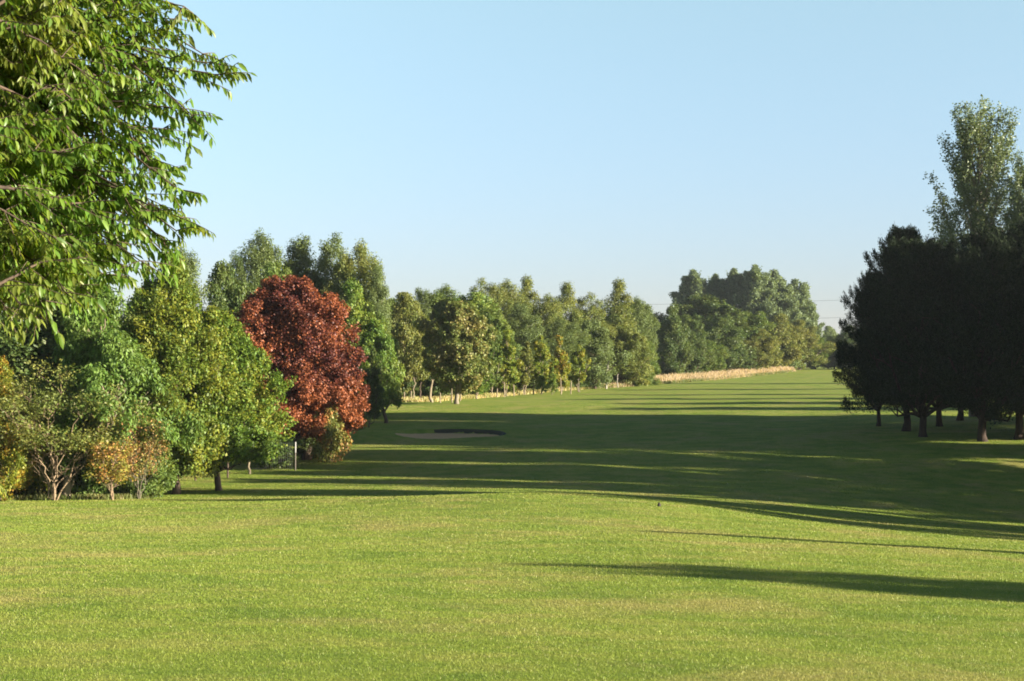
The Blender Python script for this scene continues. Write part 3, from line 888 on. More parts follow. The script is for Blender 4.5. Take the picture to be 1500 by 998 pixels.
T('leafy_bush', 'shrub_b', 108, 61.6, 590, 90, LF_SYC, BK_GREY, "tall bright green bush behind the right side of the pale stemmed shrub", 'bush', rot=5.1)
T('leafy_bush', 'shrub_a', 112, 63.5, 655, 90, LF_DARK, BK_GREY, "dark low bush in the wood's edge behind the broken stump", 'bush', rot=5.4)
T('field_maple', 'field_a', 258, 64.0, 376, 190, LF_FIELD, BK_DARK, "tall olive yellow maple with a short dark trunk at the wood's near corner", rot=0.6)
T('field_maple', 'field_b', 322, 65.8, 458, 176, LF_HORN, BK_DARK, "broad yellow green maple leaning over the fairway in front of the red tree", rot=2.9)
T('broadleaf_tree', 'broad_c', 215, 69, 428, 120, LF_MID, BK_DARK, "green tree crammed between the ash tree and the olive yellow maple")
T('willow_tree', 'birch_b', 266, 82, 366, 80, LF_SAGE, BK_GREY, "grey green willow top rising behind the olive yellow maple")
T('broadleaf_tree', 'broad_a', 130, 88, 400, 190, LF_DARK, BK_DARK, "dark tree deep in the wood behind the ash tree")
T('broadleaf_tree', 'broad_b', -60, 66, 440, 240, LF_MID, BK_DARK, "green tree reaching in from beyond the left edge of the photo")
T('broadleaf_tree', 'broad_c', 320, 90, 388, 100, LF_DARK, BK_DARK, "dark leafy tree between the willow top and the red tree")
T('broadleaf_tree', 'broad_b', 402, 101, 386, 110, LF_MID, BK_DARK, "green tree peeping over the top of the red tree")
T('broadleaf_tree', 'broad_a', 345, 104, 420, 130, LF_DARK, BK_DARK, "dark tree behind the red tree's left shoulder")

# fallen trunk stump on the lawn edge
def stump():
    root = bpy.data.objects.new("tree_stump", None); COL.objects.link(root)
    x, d = X(98, 59.0), 59.0
    root.location = (x, d, gz(x, d))
    tag(root, "broken pale tree stump standing just right of the pale stemmed shrub", "stump")
    p = [(0, 0, -0.1), (0, 0, 0.08), (0.01, 0, 0.3), (0.03, 0.01, 0.62), (0.05, 0.0, 0.78)]
    tm = tube_mesh("stump_wood", [(p, [0.24, 0.19, 0.155, 0.15, 0.13]), ([(0.1, 0.02, 0.35), (0.24, 0.02, 0.62), (0.27, 0.02, 0.8)], [0.06, 0.05, 0.03]),
                                  ([(0.04, 0, 0.7), (0.05, 0, 0.88)], [0.12, 0.02])], 10)
    link_obj("trunk", tm, BK_PALE, root)
stump()

# ------------------------------------------------------------------ tall pale group, red maple and its neighbours
for (px, d, top, w, key, lf, lab) in [
        (345, 118, 372, 46, 'birch_a', LF_DARK, "small dark pointed treetop at the left end of the tall grey green group"),
        (384, 122, 343, 84, 'birch_c', LF_SAGE, "tall grey green tree with a rounded top, leftmost of the group behind the red tree"),
        (436, 124, 350, 84, 'birch_b', LF_SAGE, "second tall grey green tree from the left behind the red tree"),
        (484, 123, 347, 84, 'birch_a', LF_SAGE, "third tall grey green tree from the left, over the red tree's right shoulder"),
        (526, 121, 358, 78, 'birch_c', LF_BIRCH, "fourth tall grey green tree from the left, right of the red tree's top"),
        (547, 119, 390, 40, 'birch_b', LF_SAGE, "shorter grey green tree closing the right end of the tall group")]:
    T('willow_tree', key, px, d, top, w * 1.2, lf, BK_GREY, lab, group="tall grey green trees behind the red tree")
T('red_maple', 'red', 449, 80, 408, 202, LF_RED, BK_DARK, "big rounded maple in crimson and orange autumn leaf", rot=0.0)
T('turning_bush', 'shrub_b', 484, 78.2, 586, 66, LF_REDLOW, BK_DARK, "yellow green and orange bush under the right side of the red maple", 'bush', rot=1.0)
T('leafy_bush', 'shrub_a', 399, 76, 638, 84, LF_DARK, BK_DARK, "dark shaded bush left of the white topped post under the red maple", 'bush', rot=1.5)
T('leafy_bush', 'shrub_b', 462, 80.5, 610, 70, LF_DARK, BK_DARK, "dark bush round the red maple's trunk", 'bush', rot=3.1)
T('leafy_bush', 'shrub_a', 376, 80, 600, 90, LF_REDLOW, BK_DARK, "brownish bush between the broad maple and the red maple", 'bush', rot=2.1)
T('leafy_bush', 'shrub_a', 512, 94, 588, 44, LF_MID, BK_GREY, "small green bush beside the grass mound right of the red maple", 'bush', rot=0.8)
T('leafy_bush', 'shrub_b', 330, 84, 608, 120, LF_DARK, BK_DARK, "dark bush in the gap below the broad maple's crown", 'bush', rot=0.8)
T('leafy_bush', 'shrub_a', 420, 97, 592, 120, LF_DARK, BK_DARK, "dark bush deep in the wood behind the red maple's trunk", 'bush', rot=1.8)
T('broadleaf_tree', 'broad_a', 517, 109, 415, 108, LF_SYC, BK_DARK, "bright leafy green tree right behind the red maple", rot=2.0)
T('leaning_tree', 'lean_tree', 566, 103.5, 470, 74, LF_SYC, BK_DARK, "small green tree on a curved dark trunk leaning over the fairway edge", rot=3.3)
T('narrow_bush', 'sapling_a', 541, 99.5, 512, 44, LF_DARK, BK_DARK, "narrow dark grey green bush just right of the red maple", 'bush', rot=0.5)
T('broadleaf_tree', 'broad_c', 548, 116, 446, 72, LF_MID, BK_PALE, "mid green tree with a pale trunk left of the olive bronze crown")
T('broadleaf_tree', 'broad_b', 594, 140, 430, 92, LF_OLIVE, BK_DARK, "olive bronze crown left of the round tree on the lawn")
T('broadleaf_tree', 'broad_c', 575, 150, 440, 90, LF_MID, BK_DARK, "green tree filling in behind the leaning tree")
T('round_maple', 'oval_trunk', 669, 127, 443, 110, LF_ROUND, BK_GREY, "round bronze green tree standing alone on the lawn with a clear straight trunk", rot=0.0)

# ------------------------------------------------------------------ long row of birches beyond the round tree
row = [
    (618, 158, 424, 44, 'birch_b', LF_SAGE, "thin wispy top left of the round tree's crown"),
    (650, 160, 421, 70, 'birch_c', LF_MID, "green tree directly behind the round tree, left one of two"),
    (692, 158, 430, 84, 'broad_b', LF_SYC, "bright green crown behind the round tree's right shoulder"),
    (708, 172, 411, 62, 'birch_a', LF_BIRCH, "tall birch peak above the bright green crown"),
    (742, 174, 413, 62, 'birch_c', LF_BIRCH, "birch between the two highest peaks right of the round tree"),
    (777, 178, 407, 56, 'birch_d', LF_BIRCH, "birch with the highest pointed top in the middle of the row"),
    (722, 152, 452, 70, 'broad_c', LF_MID, "mid green tree at the round tree's right side"),
    (762, 165, 446, 64, 'birch_b', LF_SAGE, "lower grey green birch in front of the highest pointed one"),
    (803, 176, 434, 56, 'birch_c', LF_BIRCH, "birch in the dip right of the highest pointed one"),
    (833, 182, 416, 56, 'birch_d', LF_BIRCH, "birch with a knobbly tip in the middle of the row's right half"),
    (862, 184, 432, 60, 'birch_a', LF_BIRCH, "broad birch right of the knobbly tipped one"),
    (820, 168, 468, 66, 'birch_c', LF_SAGE, "low grey birch behind the orange tinted sapling"),
    (872, 176, 470, 60, 'broad_c', LF_SAGE, "low grey green tree left of the bare white trunk"),
    (907, 192, 411, 62, 'birch_d', LF_BIRCH, "tall tapering birch near the right end of the row"),
    (936, 196, 438, 50, 'birch_c', LF_SAGE, "last birch at the right end of the row beside the dark hedge tree"),
    (918, 186, 478, 64, 'broad_c', LF_BIRCH, "low olive green tree skirting the straw coloured grass at the row's end"),
    (944, 190, 500, 36, 'broad_c', LF_MID, "small green tree at the foot of the last birch"),
]
for (px, d, top, w, key, lf, lab) in row:
    T('birch_tree' if 'birch' in key else 'broadleaf_tree', key, px, d, top, w * 1.3, lf, BK_BIRCH if 'birch' in key else BK_DARK, lab, group="row of birches and trees along the far left of the fairway")
saps = [
    (742, 148, 484, 48, 'sapling_a', LF_LIME, "yellow green young tree nearest the round tree's right side"),
    (722, 146, 500, 34, 'sapling_b', LF_MID, "small green young tree tight against the round tree's crown"),
    (770, 152, 502, 40, 'sapling_b', LF_OLIVE, "dull green young tree left of the lime coloured pair"),
    (792, 153, 492, 42, 'sapling_b', LF_LIME, "lime young tree left of the orange tinted one"),
    (821, 157, 492, 40, 'sapling_a', LF_YEL, "orange tinted young tree in the row of birches"),
    (848, 161, 506, 36, 'sapling_b', LF_LIME, "small lime young tree right of the orange tinted one"),
    (700, 139, 532, 60, 'sapling_b', LF_SYC, "low green young tree behind the round tree's trunk on its right"),
]
for (px, d, top, w, key, lf, lab) in saps:
    T('young_tree', key, px, d, top, w, lf, BK_PALE, lab, group="young trees in front of the birch row")
for (px, d, top, w, lab) in [
        (793, 149.5, 541, 16, "small upright green shrub in the grass, left of two below the lime young tree"),
        (808, 149, 538, 18, "small upright green shrub in the grass, right of two below the orange tinted young tree")]:
    T('small_shrub', 'sapling_a', px, d, top, w, LF_SYC, BK_GREY, lab, 'bush', group="small shrubs below the young trees")
for (px, d, top, w, lf, lab) in [
        (590, 140, 540, 56, LF_DARK, "dark low bush behind the stakes left of the round tree"),
        (640, 145, 540, 70, LF_DARK, "dark low bush behind the trunks left of the round tree"),
        (690, 146, 548, 60, LF_SYC, "green low bush right of the round tree's trunk"),
        (735, 160, 545, 60, LF_DARK, "dark low bush under the yellow green young tree"),
        (775, 166, 545, 60, LF_DARK, "dark low bush under the dull green young tree"),
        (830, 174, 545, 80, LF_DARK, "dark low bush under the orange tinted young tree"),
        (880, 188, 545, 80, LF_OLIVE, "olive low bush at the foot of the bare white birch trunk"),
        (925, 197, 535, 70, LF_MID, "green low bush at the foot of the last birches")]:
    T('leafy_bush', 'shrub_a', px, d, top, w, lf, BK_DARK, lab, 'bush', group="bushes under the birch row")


def thin_trunk(px, d, top, r0, mat, lab, name='bare_sapling', lean=0.0, cat='tree', grp="pale trunks and stakes along the wood's edge"):
    x = X(px, d); g = gz(x, d); h = Z(top, d) - g
    r = np.random.default_rng(int(px * 7))
    p = wob((0, 0, -0.1), (lean * h, 0, h), 9, 0.28, r)
    root = bpy.data.objects.new(name, None); COL.objects.link(root); root.location = (x, d, g)
    tag(root, lab, cat, grp)
    o = link_obj('trunk', tube_mesh(name, [(p, np.linspace(r0, r0 * 0.55, 9))] + [(wob(p[5 + k], p[5 + k] + np.array([0.3 * (-1) ** k, 0.1, 0.5]) * h * 0.3, 5, 0.4, r), np.linspace(r0 * 0.35, 0.01, 5)) for k in range(3)], 7), mat, root)


for a in [
        (366, 73.5, 640, 0.065, BK_PALE, "thin pale trunk standing under the broad maple's right side"),
        (606, 133, 553, 0.07, BK_PALE, "thin pale trunk leaning left of the round tree, first from the leaning tree"),
        (633, 131, 556, 0.14, BK_PALE, "thick pale trunk between the leaning tree and the round tree", 'bare_sapling', 0.0),
        (617, 136, 560, 0.09, BK_DARK, "dark trunk between the two pale trunks left of the round tree"),
        (888, 175, 528, 0.12, BK_BIRCH, "bare white birch trunk with a crook near the straw coloured grass", 'bare_birch', 0.12),
        (767, 152, 556, 0.06, BK_PALE, "thin pale stem under the dull green young tree"),
        (743, 147, 560, 0.06, BK_PALE, "thin pale stem under the yellow green young tree"),
        (849, 160, 555, 0.06, BK_GREY, "forked pale stem under the small lime young tree", 'bare_sapling', -0.1),
        (905, 178, 548, 0.06, BK_BIRCH, "short white stem right of the bare white birch trunk", 'bare_birch')]:
    thin_trunk(*a)


def stake(px, py, d, h, r0, lab, name='wooden_stake', mat=None, grp="wooden stakes along the wood's edge"):
    x = X(px, d); g = gz(x, d)
    r = np.random.default_rng(int(px * 3 + py))
    tx = r.normal() * 0.03
    o = link_obj(name, tube_mesh(name, [([(0, 0, -0.1), (tx * 0.5, 0, h * 0.5), (tx, 0, h - 0.03), (tx, 0, h)], [r0, r0, r0 * 0.98, r0 * 0.55])], 8), mat or BK_PALE)
    o.location = (x, d, g)
    tag(o, lab, "stake", grp)


for i, (px, d, h, lab) in enumerate([
        (645, 129.5, 0.95, "short wooden stake just left of the round tree's trunk"),
        (662, 130.0, 1.25, "wooden stake touching the round tree's trunk on its left"),
        (602, 134.0, 0.9, "short wooden stake left of the first thin pale trunk"),
        (592, 135.5, 0.8, "short wooden stake farthest left of the round tree, in front of the dark bush"),
        (739, 143.0, 1.4, "wooden stake under the yellow green young tree"),
        (822, 150.5, 1.6, "tall wooden stake under the orange tinted young tree"),
        (753, 147.0, 1.1, "thin wooden stake right of the yellow green young tree"),
        (781, 150.0, 1.0, "thin wooden stake left of the two small upright shrubs"),
        (836, 153.0, 1.3, "thin wooden stake right of the tall one under the orange tinted tree"),
        (674, 133.0, 0.9, "short stake just right of the round tree's trunk"),
        (728, 144.0, 0.8, "short stake below the green young tree right of the round tree")]):
    stake(px, 0, d, h, 0.055, lab)
stake(287, 0, 71, 1.0, 0.045, "dark stake in the gap under the broad maple, left one", mat=BK_DARK)
stake(334, 0, 72, 1.1, 0.045, "dark stake in the gap under the broad maple, right one", mat=BK_DARK)


def guard_post():
    d = 75.0; x = X(433, d); g = gz(x, d)
    root = bpy.data.objects.new("fence_post", None); COL.objects.link(root); root.location = (x, d, g)
    tag(root, "thin white topped post with wire netting beside the dark bush under the red maple", "post")
    link_obj("post", tube_mesh("post", [([(0, 0, -0.1), (0, 0, 1.28), (0, 0, 1.34)], [0.030, 0.030, 0.015])], 8), plain_mat("post_wood", (0.12, 0.10, 0.08)), root)
    link_obj("white_cap", tube_mesh("white_cap", [([(0, 0, 0.85), (0, 0, 1.345), (0, 0, 1.36)], [0.036, 0.036, 0.015])], 8), plain_mat("post_paint", (0.30, 0.29, 0.27)), root)
    P = []
    for k in range(12):
        P.append(([(-0.06, 0, 0.08 + k * 0.11), (-2.3, 0.3, 0.08 + k * 0.11)], [0.004, 0.004]))
    for k in range(22):
        P.append(([(-0.06 - k * 0.105, 0.014 * k, 0.02), (-0.06 - k * 0.105, 0.014 * k, 1.32)], [0.004, 0.004]))
    link_obj("wire_netting", tube_mesh("wire_netting", P, 4), plain_mat("wire", (0.10, 0.11, 0.10), 0.6, 0.3), root)
guard_post()

# ------------------------------------------------------------------ far end: hedge trees, poplars, distant wood
far = [
    (982, 226, 449, 66, 'broad_a', LF_DARK, "dark green tree at the left end of the far hedge line"),
    (1010, 232, 462, 66, 'broad_c', LF_DARK, "dark round tree, second from the left in the far hedge line"),
    (1052, 254, 466, 86, 'broad_b', LF_DARK, "green tree in the far hedge line below the left poplars"),
    (1094, 268, 458, 90, 'broad_c', LF_MID, "green tree in the far hedge line behind the domed yellowish bush"),
    (1112, 264, 482, 70, 'broad_b', LF_OLIVE, "domed yellowish green bushy tree in the far hedge line"),
    (1140, 284, 462, 80, 'broad_a', LF_OLIVE, "tall green tree right of the domed yellowish one at the far end"),
    (1171, 290, 470, 78, 'broad_c', LF_OLIVE, "yellow topped green tree near the right end of the far hedge line"),
    (1194, 296, 492, 54, 'broad_b', LF_MID, "low green tree closing the right end of the far hedge line"),
    (1032, 246, 498, 76, 'broad_b', LF_MID, "low green tree in front of the far hedge line, behind the straw coloured grass"),
    (1075, 258, 505, 66, 'broad_a', LF_DARK, "low dark tree left of the domed yellowish one"),
    (1150, 284, 508, 60, 'shrub_a', LF_SAGE, "grey green bush at the foot of the far hedge's right end"),
    (965, 230, 490, 60, 'broad_b', LF_DARK, "dark bushy tree between the last birch and the far hedge line"),
]
for (px, d, top, w, key, lf, lab) in far:
    T('hedge_tree', key, px, d, top, w, lf, BK_DARK, lab, group="trees of the far hedge line")
pops = [
    (1022, 330, 398, 52, "leftmost poplar of the tall group beyond the far hedge line"),
    (1046, 334, 404, 44, "second poplar from the left, dark, beyond the far hedge line"),
    (1076, 330, 396, 48, "third poplar from the left beyond the far hedge line"),
    (1106, 326, 391, 50, "highest poplar in the middle of the far group"),
    (1136, 328, 398, 52, "poplar just right of the highest one in the far group"),
    (1162, 332, 412, 48, "second poplar from the right in the far group"),
    (1183, 336, 438, 38, "lowest, rightmost poplar of the far group"),
]
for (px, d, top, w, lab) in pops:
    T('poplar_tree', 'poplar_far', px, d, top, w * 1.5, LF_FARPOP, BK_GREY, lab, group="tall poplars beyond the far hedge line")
for i, (px, d, top, w, lf, lab) in enumerate([
        (1216, 420, 478, 40, LF_SAGE, "pale distant tree in the gap left of the dark pines"),
        (1236, 430, 482, 40, LF_SAGE, "pale distant tree touching the dark pines"),
        (1222, 300, 492, 46, LF_DARK, "dark distant tree at the far end of the fairway in the gap"),
        (1246, 296, 478, 60, LF_DARK, "dark distant tree at the far end half behind the pines"),
        (1285, 300, 484, 70, LF_DARK, "dark distant tree behind the pines' hanging branches"),
        (1340, 300, 480, 90, LF_DARK, "distant tree seen through the gap between pine trunks"),
        (1410, 290, 480, 100, LF_DARK, "distant tree seen low behind the middle pine trunks"),
        (1480, 280, 480, 100, LF_DARK, "distant tree seen low behind the rightmost pine trunk")]):
    T('distant_tree', 'broad_a' if i % 2 else 'broad_b', px, d, top, w, lf, BK_DARK, lab, group="distant trees at the fairway's far end")
for k in range(9):
    plant_h('distant_tree', ['broad_a', 'broad_b', 'broad_c'][k % 3], -95 + k * 16 + (k % 2) * 3, 250 + (k * 37) % 40, 11 + (k % 3), 17, LF_DARK, BK_DARK,
            "dark distant tree making up the wood behind the birch row", group="distant wood behind the birch row")

# ------------------------------------------------------------------ right: pines and the tall poplars behind
pines = [
    (1326, 89.5, 334, 196, 'pine_a', "dark pine at the left of the pine group, its low branches over the fairway"),
    (1352, 85.0, 350, 190, 'pine_b', "dark pine with a reddish sunlit streak on its trunk, second from the left"),
    (1440, 82.0, 338, 215, 'pine_b', "dark pine with the broadest crown, its thick trunk standing nearest"),
    (1492, 82.5, 328, 225, 'pine_a', "dark pine at the right edge of the photo with a sunlit trunk"),
    (1286, 93.0, 398, 104, 'pine_b', "lower dark pine bulging out at the left side of the pine group"),
    (1376, 92.0, 372, 150, 'pine_b', "pine set back behind the left pair of trunks"),
    (1405, 96.0, 368, 160, 'pine_a', "pine farthest back, its trunk in the gap between the left and right pines"),
]
for (px, d, top, w, key, lab) in pines:
    T('pine_tree', key, px, d, top, w, LF_PINE, BK_PINE, lab, group="dark pines right of the fairway")
T('tall_poplar', 'poplar_big', 1424, 99, 150, 140, LF_POPLAR, BK_GREY, "tall sunlit poplar rising high above the dark pines", rot=0.5)
T('tall_poplar', 'poplar_big', 1508, 95, 222, 112, LF_POPLAR, BK_GREY, "second sunlit poplar cut by the right edge of the photo", rot=2.5)

# trees right of the picture whose shadows lie across the fairway
cast = [
    (27.0, 43.8, 10.5, 6.4), (28.5, 50.2, 12.5, 7.2), (27.8, 56.4, 11.0, 5.6), (31.0, 62.2, 13.0, 7.4), (30.0, 68.6, 12.0, 7.4), (33.5, 74.0, 14.0, 8.2),
    (35.0, 80.6, 13.0, 8.6), (37.5, 87.0, 12.0, 8.0), (40.0, 93.0, 12.5, 7.0),
    (40.0, 46.0, 15.5, 5.6), (42.0, 54.5, 15.0, 5.2), (44.0, 61.5, 17.0, 5.8), (45.0, 70.0, 16.0, 6.6), (49.0, 78.5, 18.0, 8.0), (50.0, 87.5, 15.0, 7.0),
    (60.0, 66.0, 20.0, 6.0), (62.0, 74.0, 21.0, 8.0), (63.0, 83.0, 20.0, 8.0),
    (49.0, 100.0, 10.0, 6.4), (53.0, 107.5, 10.5, 6.0), (56.0, 116.0, 12.0, 5.4), (57.0, 131.0, 12.0, 4.8), (60.0, 152.0, 12.0, 5.0), (66.0, 180.0, 13.0, 5.5)]
cast = [c + ('pine_a' if k % 2 else 'pine_b',) for k, c in enumerate(cast)]
for (x, d, h, w, key) in cast:
    plant_h('pine_tree', key, x, d, h, w, LF_PINE, BK_PINE, "dark pine beyond the right edge of the photo whose long shadow lies on the fairway", group="dark pines beyond the right edge")
plant_h('small_tree', 'birch_a', 24.5, 14.5, 6.1, 5.0, LF_MID, BK_GREY, "small broad tree beyond the right edge casting the long shadow nearest the camera", rot=0.7)
plant_h('small_tree', 'birch_b', 25.5, 12.9, 5.4, 3.0, LF_MID, BK_GREY, "smaller tree beyond the right edge, nearer the camera than the small broad tree", rot=1.7)
plant_h('conifer_tree', 'conifer', 23.5, 29.2, 5.4, 2.4, LF_PINE, BK_PINE, "slim conifer beyond the right edge casting the thin second shadow")

# ------------------------------------------------------------------ dry grass, rough edge, undergrowth
def tall_grass(name, pts, h0, h1, w, mat, lab, cat, lean=0.25):
    x, d = pts[:, 0], pts[:, 1]
    N = len(x)
    if name == 'dry_grass':
        d = d + 1.6 * np.sin(x * 0.33 + 1.0) + 0.8 * np.sin(x * 0.85) + 1.8 * rng.normal(size=N)
    z = ground_z(x, d) - 0.02
    h = (h0 + (h1 - h0) * rng.random(N) ** 1.5) * (0.97 + 0.05 * np.sin(x * 0.9 + 1.7 * np.sin(d * 0.31)))
    a = rng.random(N) * 2 * np.pi
    la = rng.random(N) * 2 * np.pi; le = rng.random(N) * lean
    b = np.stack([x, d, z], 1)
    if name == 'dry_grass':
        h = h * np.clip((x / d * F + 750 - 790) / 170, 0.35, 1.0) * (0.75 + 0.5 * rng.random(N) ** 3)
    s = np.stack([np.cos(a), np.sin(a), 0 * a], 1) * (w * (0.6 + 0.8 * rng.random(N)))[:, None]
    m = b + np.stack([np.cos(la) * np.sin(le), np.sin(la) * np.sin(le), np.cos(le)], 1) * (h * 0.7)[:, None]
    t = b + np.stack([np.cos(la) * np.sin(le * 1.6), np.sin(la) * np.sin(le * 1.6), np.cos(le * 1.3)], 1) * h[:, None]
    v = np.stack([b - s, m, t, b + s], 1).reshape(-1, 3)
    o = link_obj(name, mesh_np(name, v, np.arange(4 * N).reshape(N, 4), 4), mat)
    tag(o, lab, cat, kind="stuff")


def strip(poly_near, poly_far, N):
    """Random points between two poly-lines given as (px, d) pairs."""
    u = rng.random(N)
    pn = np.array(poly_near, float); pf = np.array(poly_far, float)
    tn = np.linspace(0, 1, len(pn)); tf = np.linspace(0, 1, len(pf))
    a = np.stack([np.interp(u, tn, pn[:, 0]), np.interp(u, tn, pn[:, 1])], 1)
    b = np.stack([np.interp(u, tf, pf[:, 0]), np.interp(u, tf, pf[:, 1])], 1)
    s = rng.random(N)[:, None]
    q = a + (b - a) * s
    return np.stack([X(q[:, 0], q[:, 1]), q[:, 1]], 1)


M_STRAW = leaf_mat("straw", (0.38, 0.29, 0.185), (0.48, 0.375, 0.25), None, vary=0.25, trans=0.35, rough=0.7, spec=0.1)
M_ROUGH = leaf_mat("rough_grass", (0.13, 0.17, 0.035), (0.34, 0.30, 0.11), (0.42, 0.33, 0.15), 0.4, 0.6, trans=0.25)
M_WEEDS = leaf_mat("weeds", (0.070, 0.110, 0.022), (0.150, 0.180, 0.040), (0.240, 0.210, 0.080), 0.25, 0.6, trans=0.3)
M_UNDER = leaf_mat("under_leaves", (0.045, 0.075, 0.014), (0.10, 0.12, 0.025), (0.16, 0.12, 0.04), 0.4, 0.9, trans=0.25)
tall_grass('dry_grass', strip([(770, 160), (835, 175), (900, 186), (980, 202), (1060, 226), (1105, 245), (1150, 272)], [(775, 164), (850, 182), (920, 200), (990, 224), (1070, 250), (1110, 268), (1158, 286)], 150000),
           0.30, 0.95, 0.020, M_STRAW, "tall straw coloured dry grass bordering the far left of the fairway", "dry grass")
tall_grass('rough_grass', strip([(760, 156), (835, 170), (900, 181), (980, 197), (1060, 221), (1105, 240), (1160, 268)], [(770, 161), (835, 178), (900, 190), (980, 208), (1060, 232), (1105, 252), (1160, 282)], 45000),
           0.06, 0.50, 0.022, M_WEEDS, "short greenish rough grass feathering the straw coloured strip into the mown turf", "rough grass", lean=0.5)
tall_grass('rough_grass', strip([(560, 131), (640, 132), (700, 140), (760, 150), (850, 172), (905, 188)], [(560, 139), (640, 141), (700, 149), (760, 160), (850, 184), (905, 200)], 30000),
           0.12, 0.45, 0.03, M_ROUGH, "pale unmown rough grass along the foot of the birch row", "rough grass")
tall_grass('rough_grass', strip([(-90, 58.2), (60, 58.5), (160, 58.6), (225, 60.5)], [(-90, 61.5), (60, 61.5), (160, 62.0), (225, 63)], 26000),
           0.06, 0.30, 0.016, M_WEEDS, "short rough grass and weeds along the left wood's edge", "rough grass")


def undergrowth(name, pts, hmax, L, mat, lab):
    N = len(pts)
    z = ground_z(pts[:, 0], pts[:, 1])
    lump = 0.45 + 0.55 * np.sin(pts[:, 0] * 2.1 + 1.5 * np.sin(pts[:, 1] * 1.3)) * np.sin(pts[:, 1] * 1.9 + 0.6)
    P = np.stack([pts[:, 0], pts[:, 1], z + rng.random(N) ** 0.8 * hmax * (0.35 + 0.65 * np.clip(lump, 0, 1))], 1)
    v = leaf_quads(P, unit(N, rng) * 0.8 + np.array([0.2, -0.2, 0.6]), unit(N, rng), L, L * 0.65, rng)
    o = link_obj(name, mesh_np(name, v, np.arange(4 * N).reshape(N, 4), 4), mat)
    tag(o, lab, "undergrowth", kind="stuff")


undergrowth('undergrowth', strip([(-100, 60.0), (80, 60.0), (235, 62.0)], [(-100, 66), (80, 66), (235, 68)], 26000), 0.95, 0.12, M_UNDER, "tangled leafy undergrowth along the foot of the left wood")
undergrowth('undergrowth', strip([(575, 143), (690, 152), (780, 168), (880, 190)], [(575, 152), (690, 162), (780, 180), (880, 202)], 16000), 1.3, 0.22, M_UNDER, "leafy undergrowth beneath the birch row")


# ------------------------------------------------------------------ power line far off
M_CABLE = plain_mat("cable", (0.10, 0.11, 0.12), 0.6)
for (pya, pyb, lab) in [(450.5, 434, "thin overhead power cable, the higher one seen left of the pines"),
                        (474, 460, "thin overhead power cable, the lower one seen left of the pines")]:
    a = np.array([X(420, 620), 620, Z(pya, 620)]); b = np.array([X(1420, 600), 600, Z(pyb, 600)])
    t = np.linspace(0, 1, 40)[:, None]
    p = a + (b - a) * t; p[:, 2] -= 1.2 * (4 * t * (1 - t))[:, 0]
    o = link_obj('power_cable', tube_mesh('power_cable', [(p, np.full(40, 0.055))], 5), M_CABLE)
    tag(o, lab, "power cable", "overhead power cables")

# ------------------------------------------------------------------ near cherry tree at the left
def leaf_long(P, Dr, Nrm, L, W, r):
    """Long drooping cherry leaf: 3 cross-sections bent along its length, a fold on the midrib."""
    N = len(P)
    Dr = Dr / np.linalg.norm(Dr, axis=1)[:, None]
    Nrm = Nrm - Dr * np.sum(Nrm * Dr, axis=1)[:, None]
    Nrm /= np.linalg.norm(Nrm, axis=1)[:, None] + 1e-9
    S = np.cross(Nrm, Dr)
    l_ = (L * (0.50 + 0.72 * r.random(N)))[:, None]
    w_ = (W * (0.75 + 0.45 * r.random(N)))[:, None] * l_ / L
    bend = (0.10 + 0.22 * r.random(N))[:, None]
    def at(t, s, f=0.10):
        return P + Dr * l_ * t - Nrm * l_ * bend * t * t + S * w_ * s + Nrm * np.abs(s) * w_ * f * 4
    v = np.stack([P, at(0.3, 0.46), at(0.3, 0), at(0.3, -0.46), at(0.65, 0.42), at(0.65, 0), at(0.65, -0.42), at(1.0, 0)], 1)
    base = np.array([[0, 2, 1], [0, 3, 2], [1, 2, 4], [2, 5, 4], [2, 3, 5], [3, 6, 5], [4, 5, 7], [5, 6, 7]])
    f = (np.arange(N)[:, None, None] * 8 + base[None]).reshape(-1, 3)
    return v.reshape(-1, 3), f


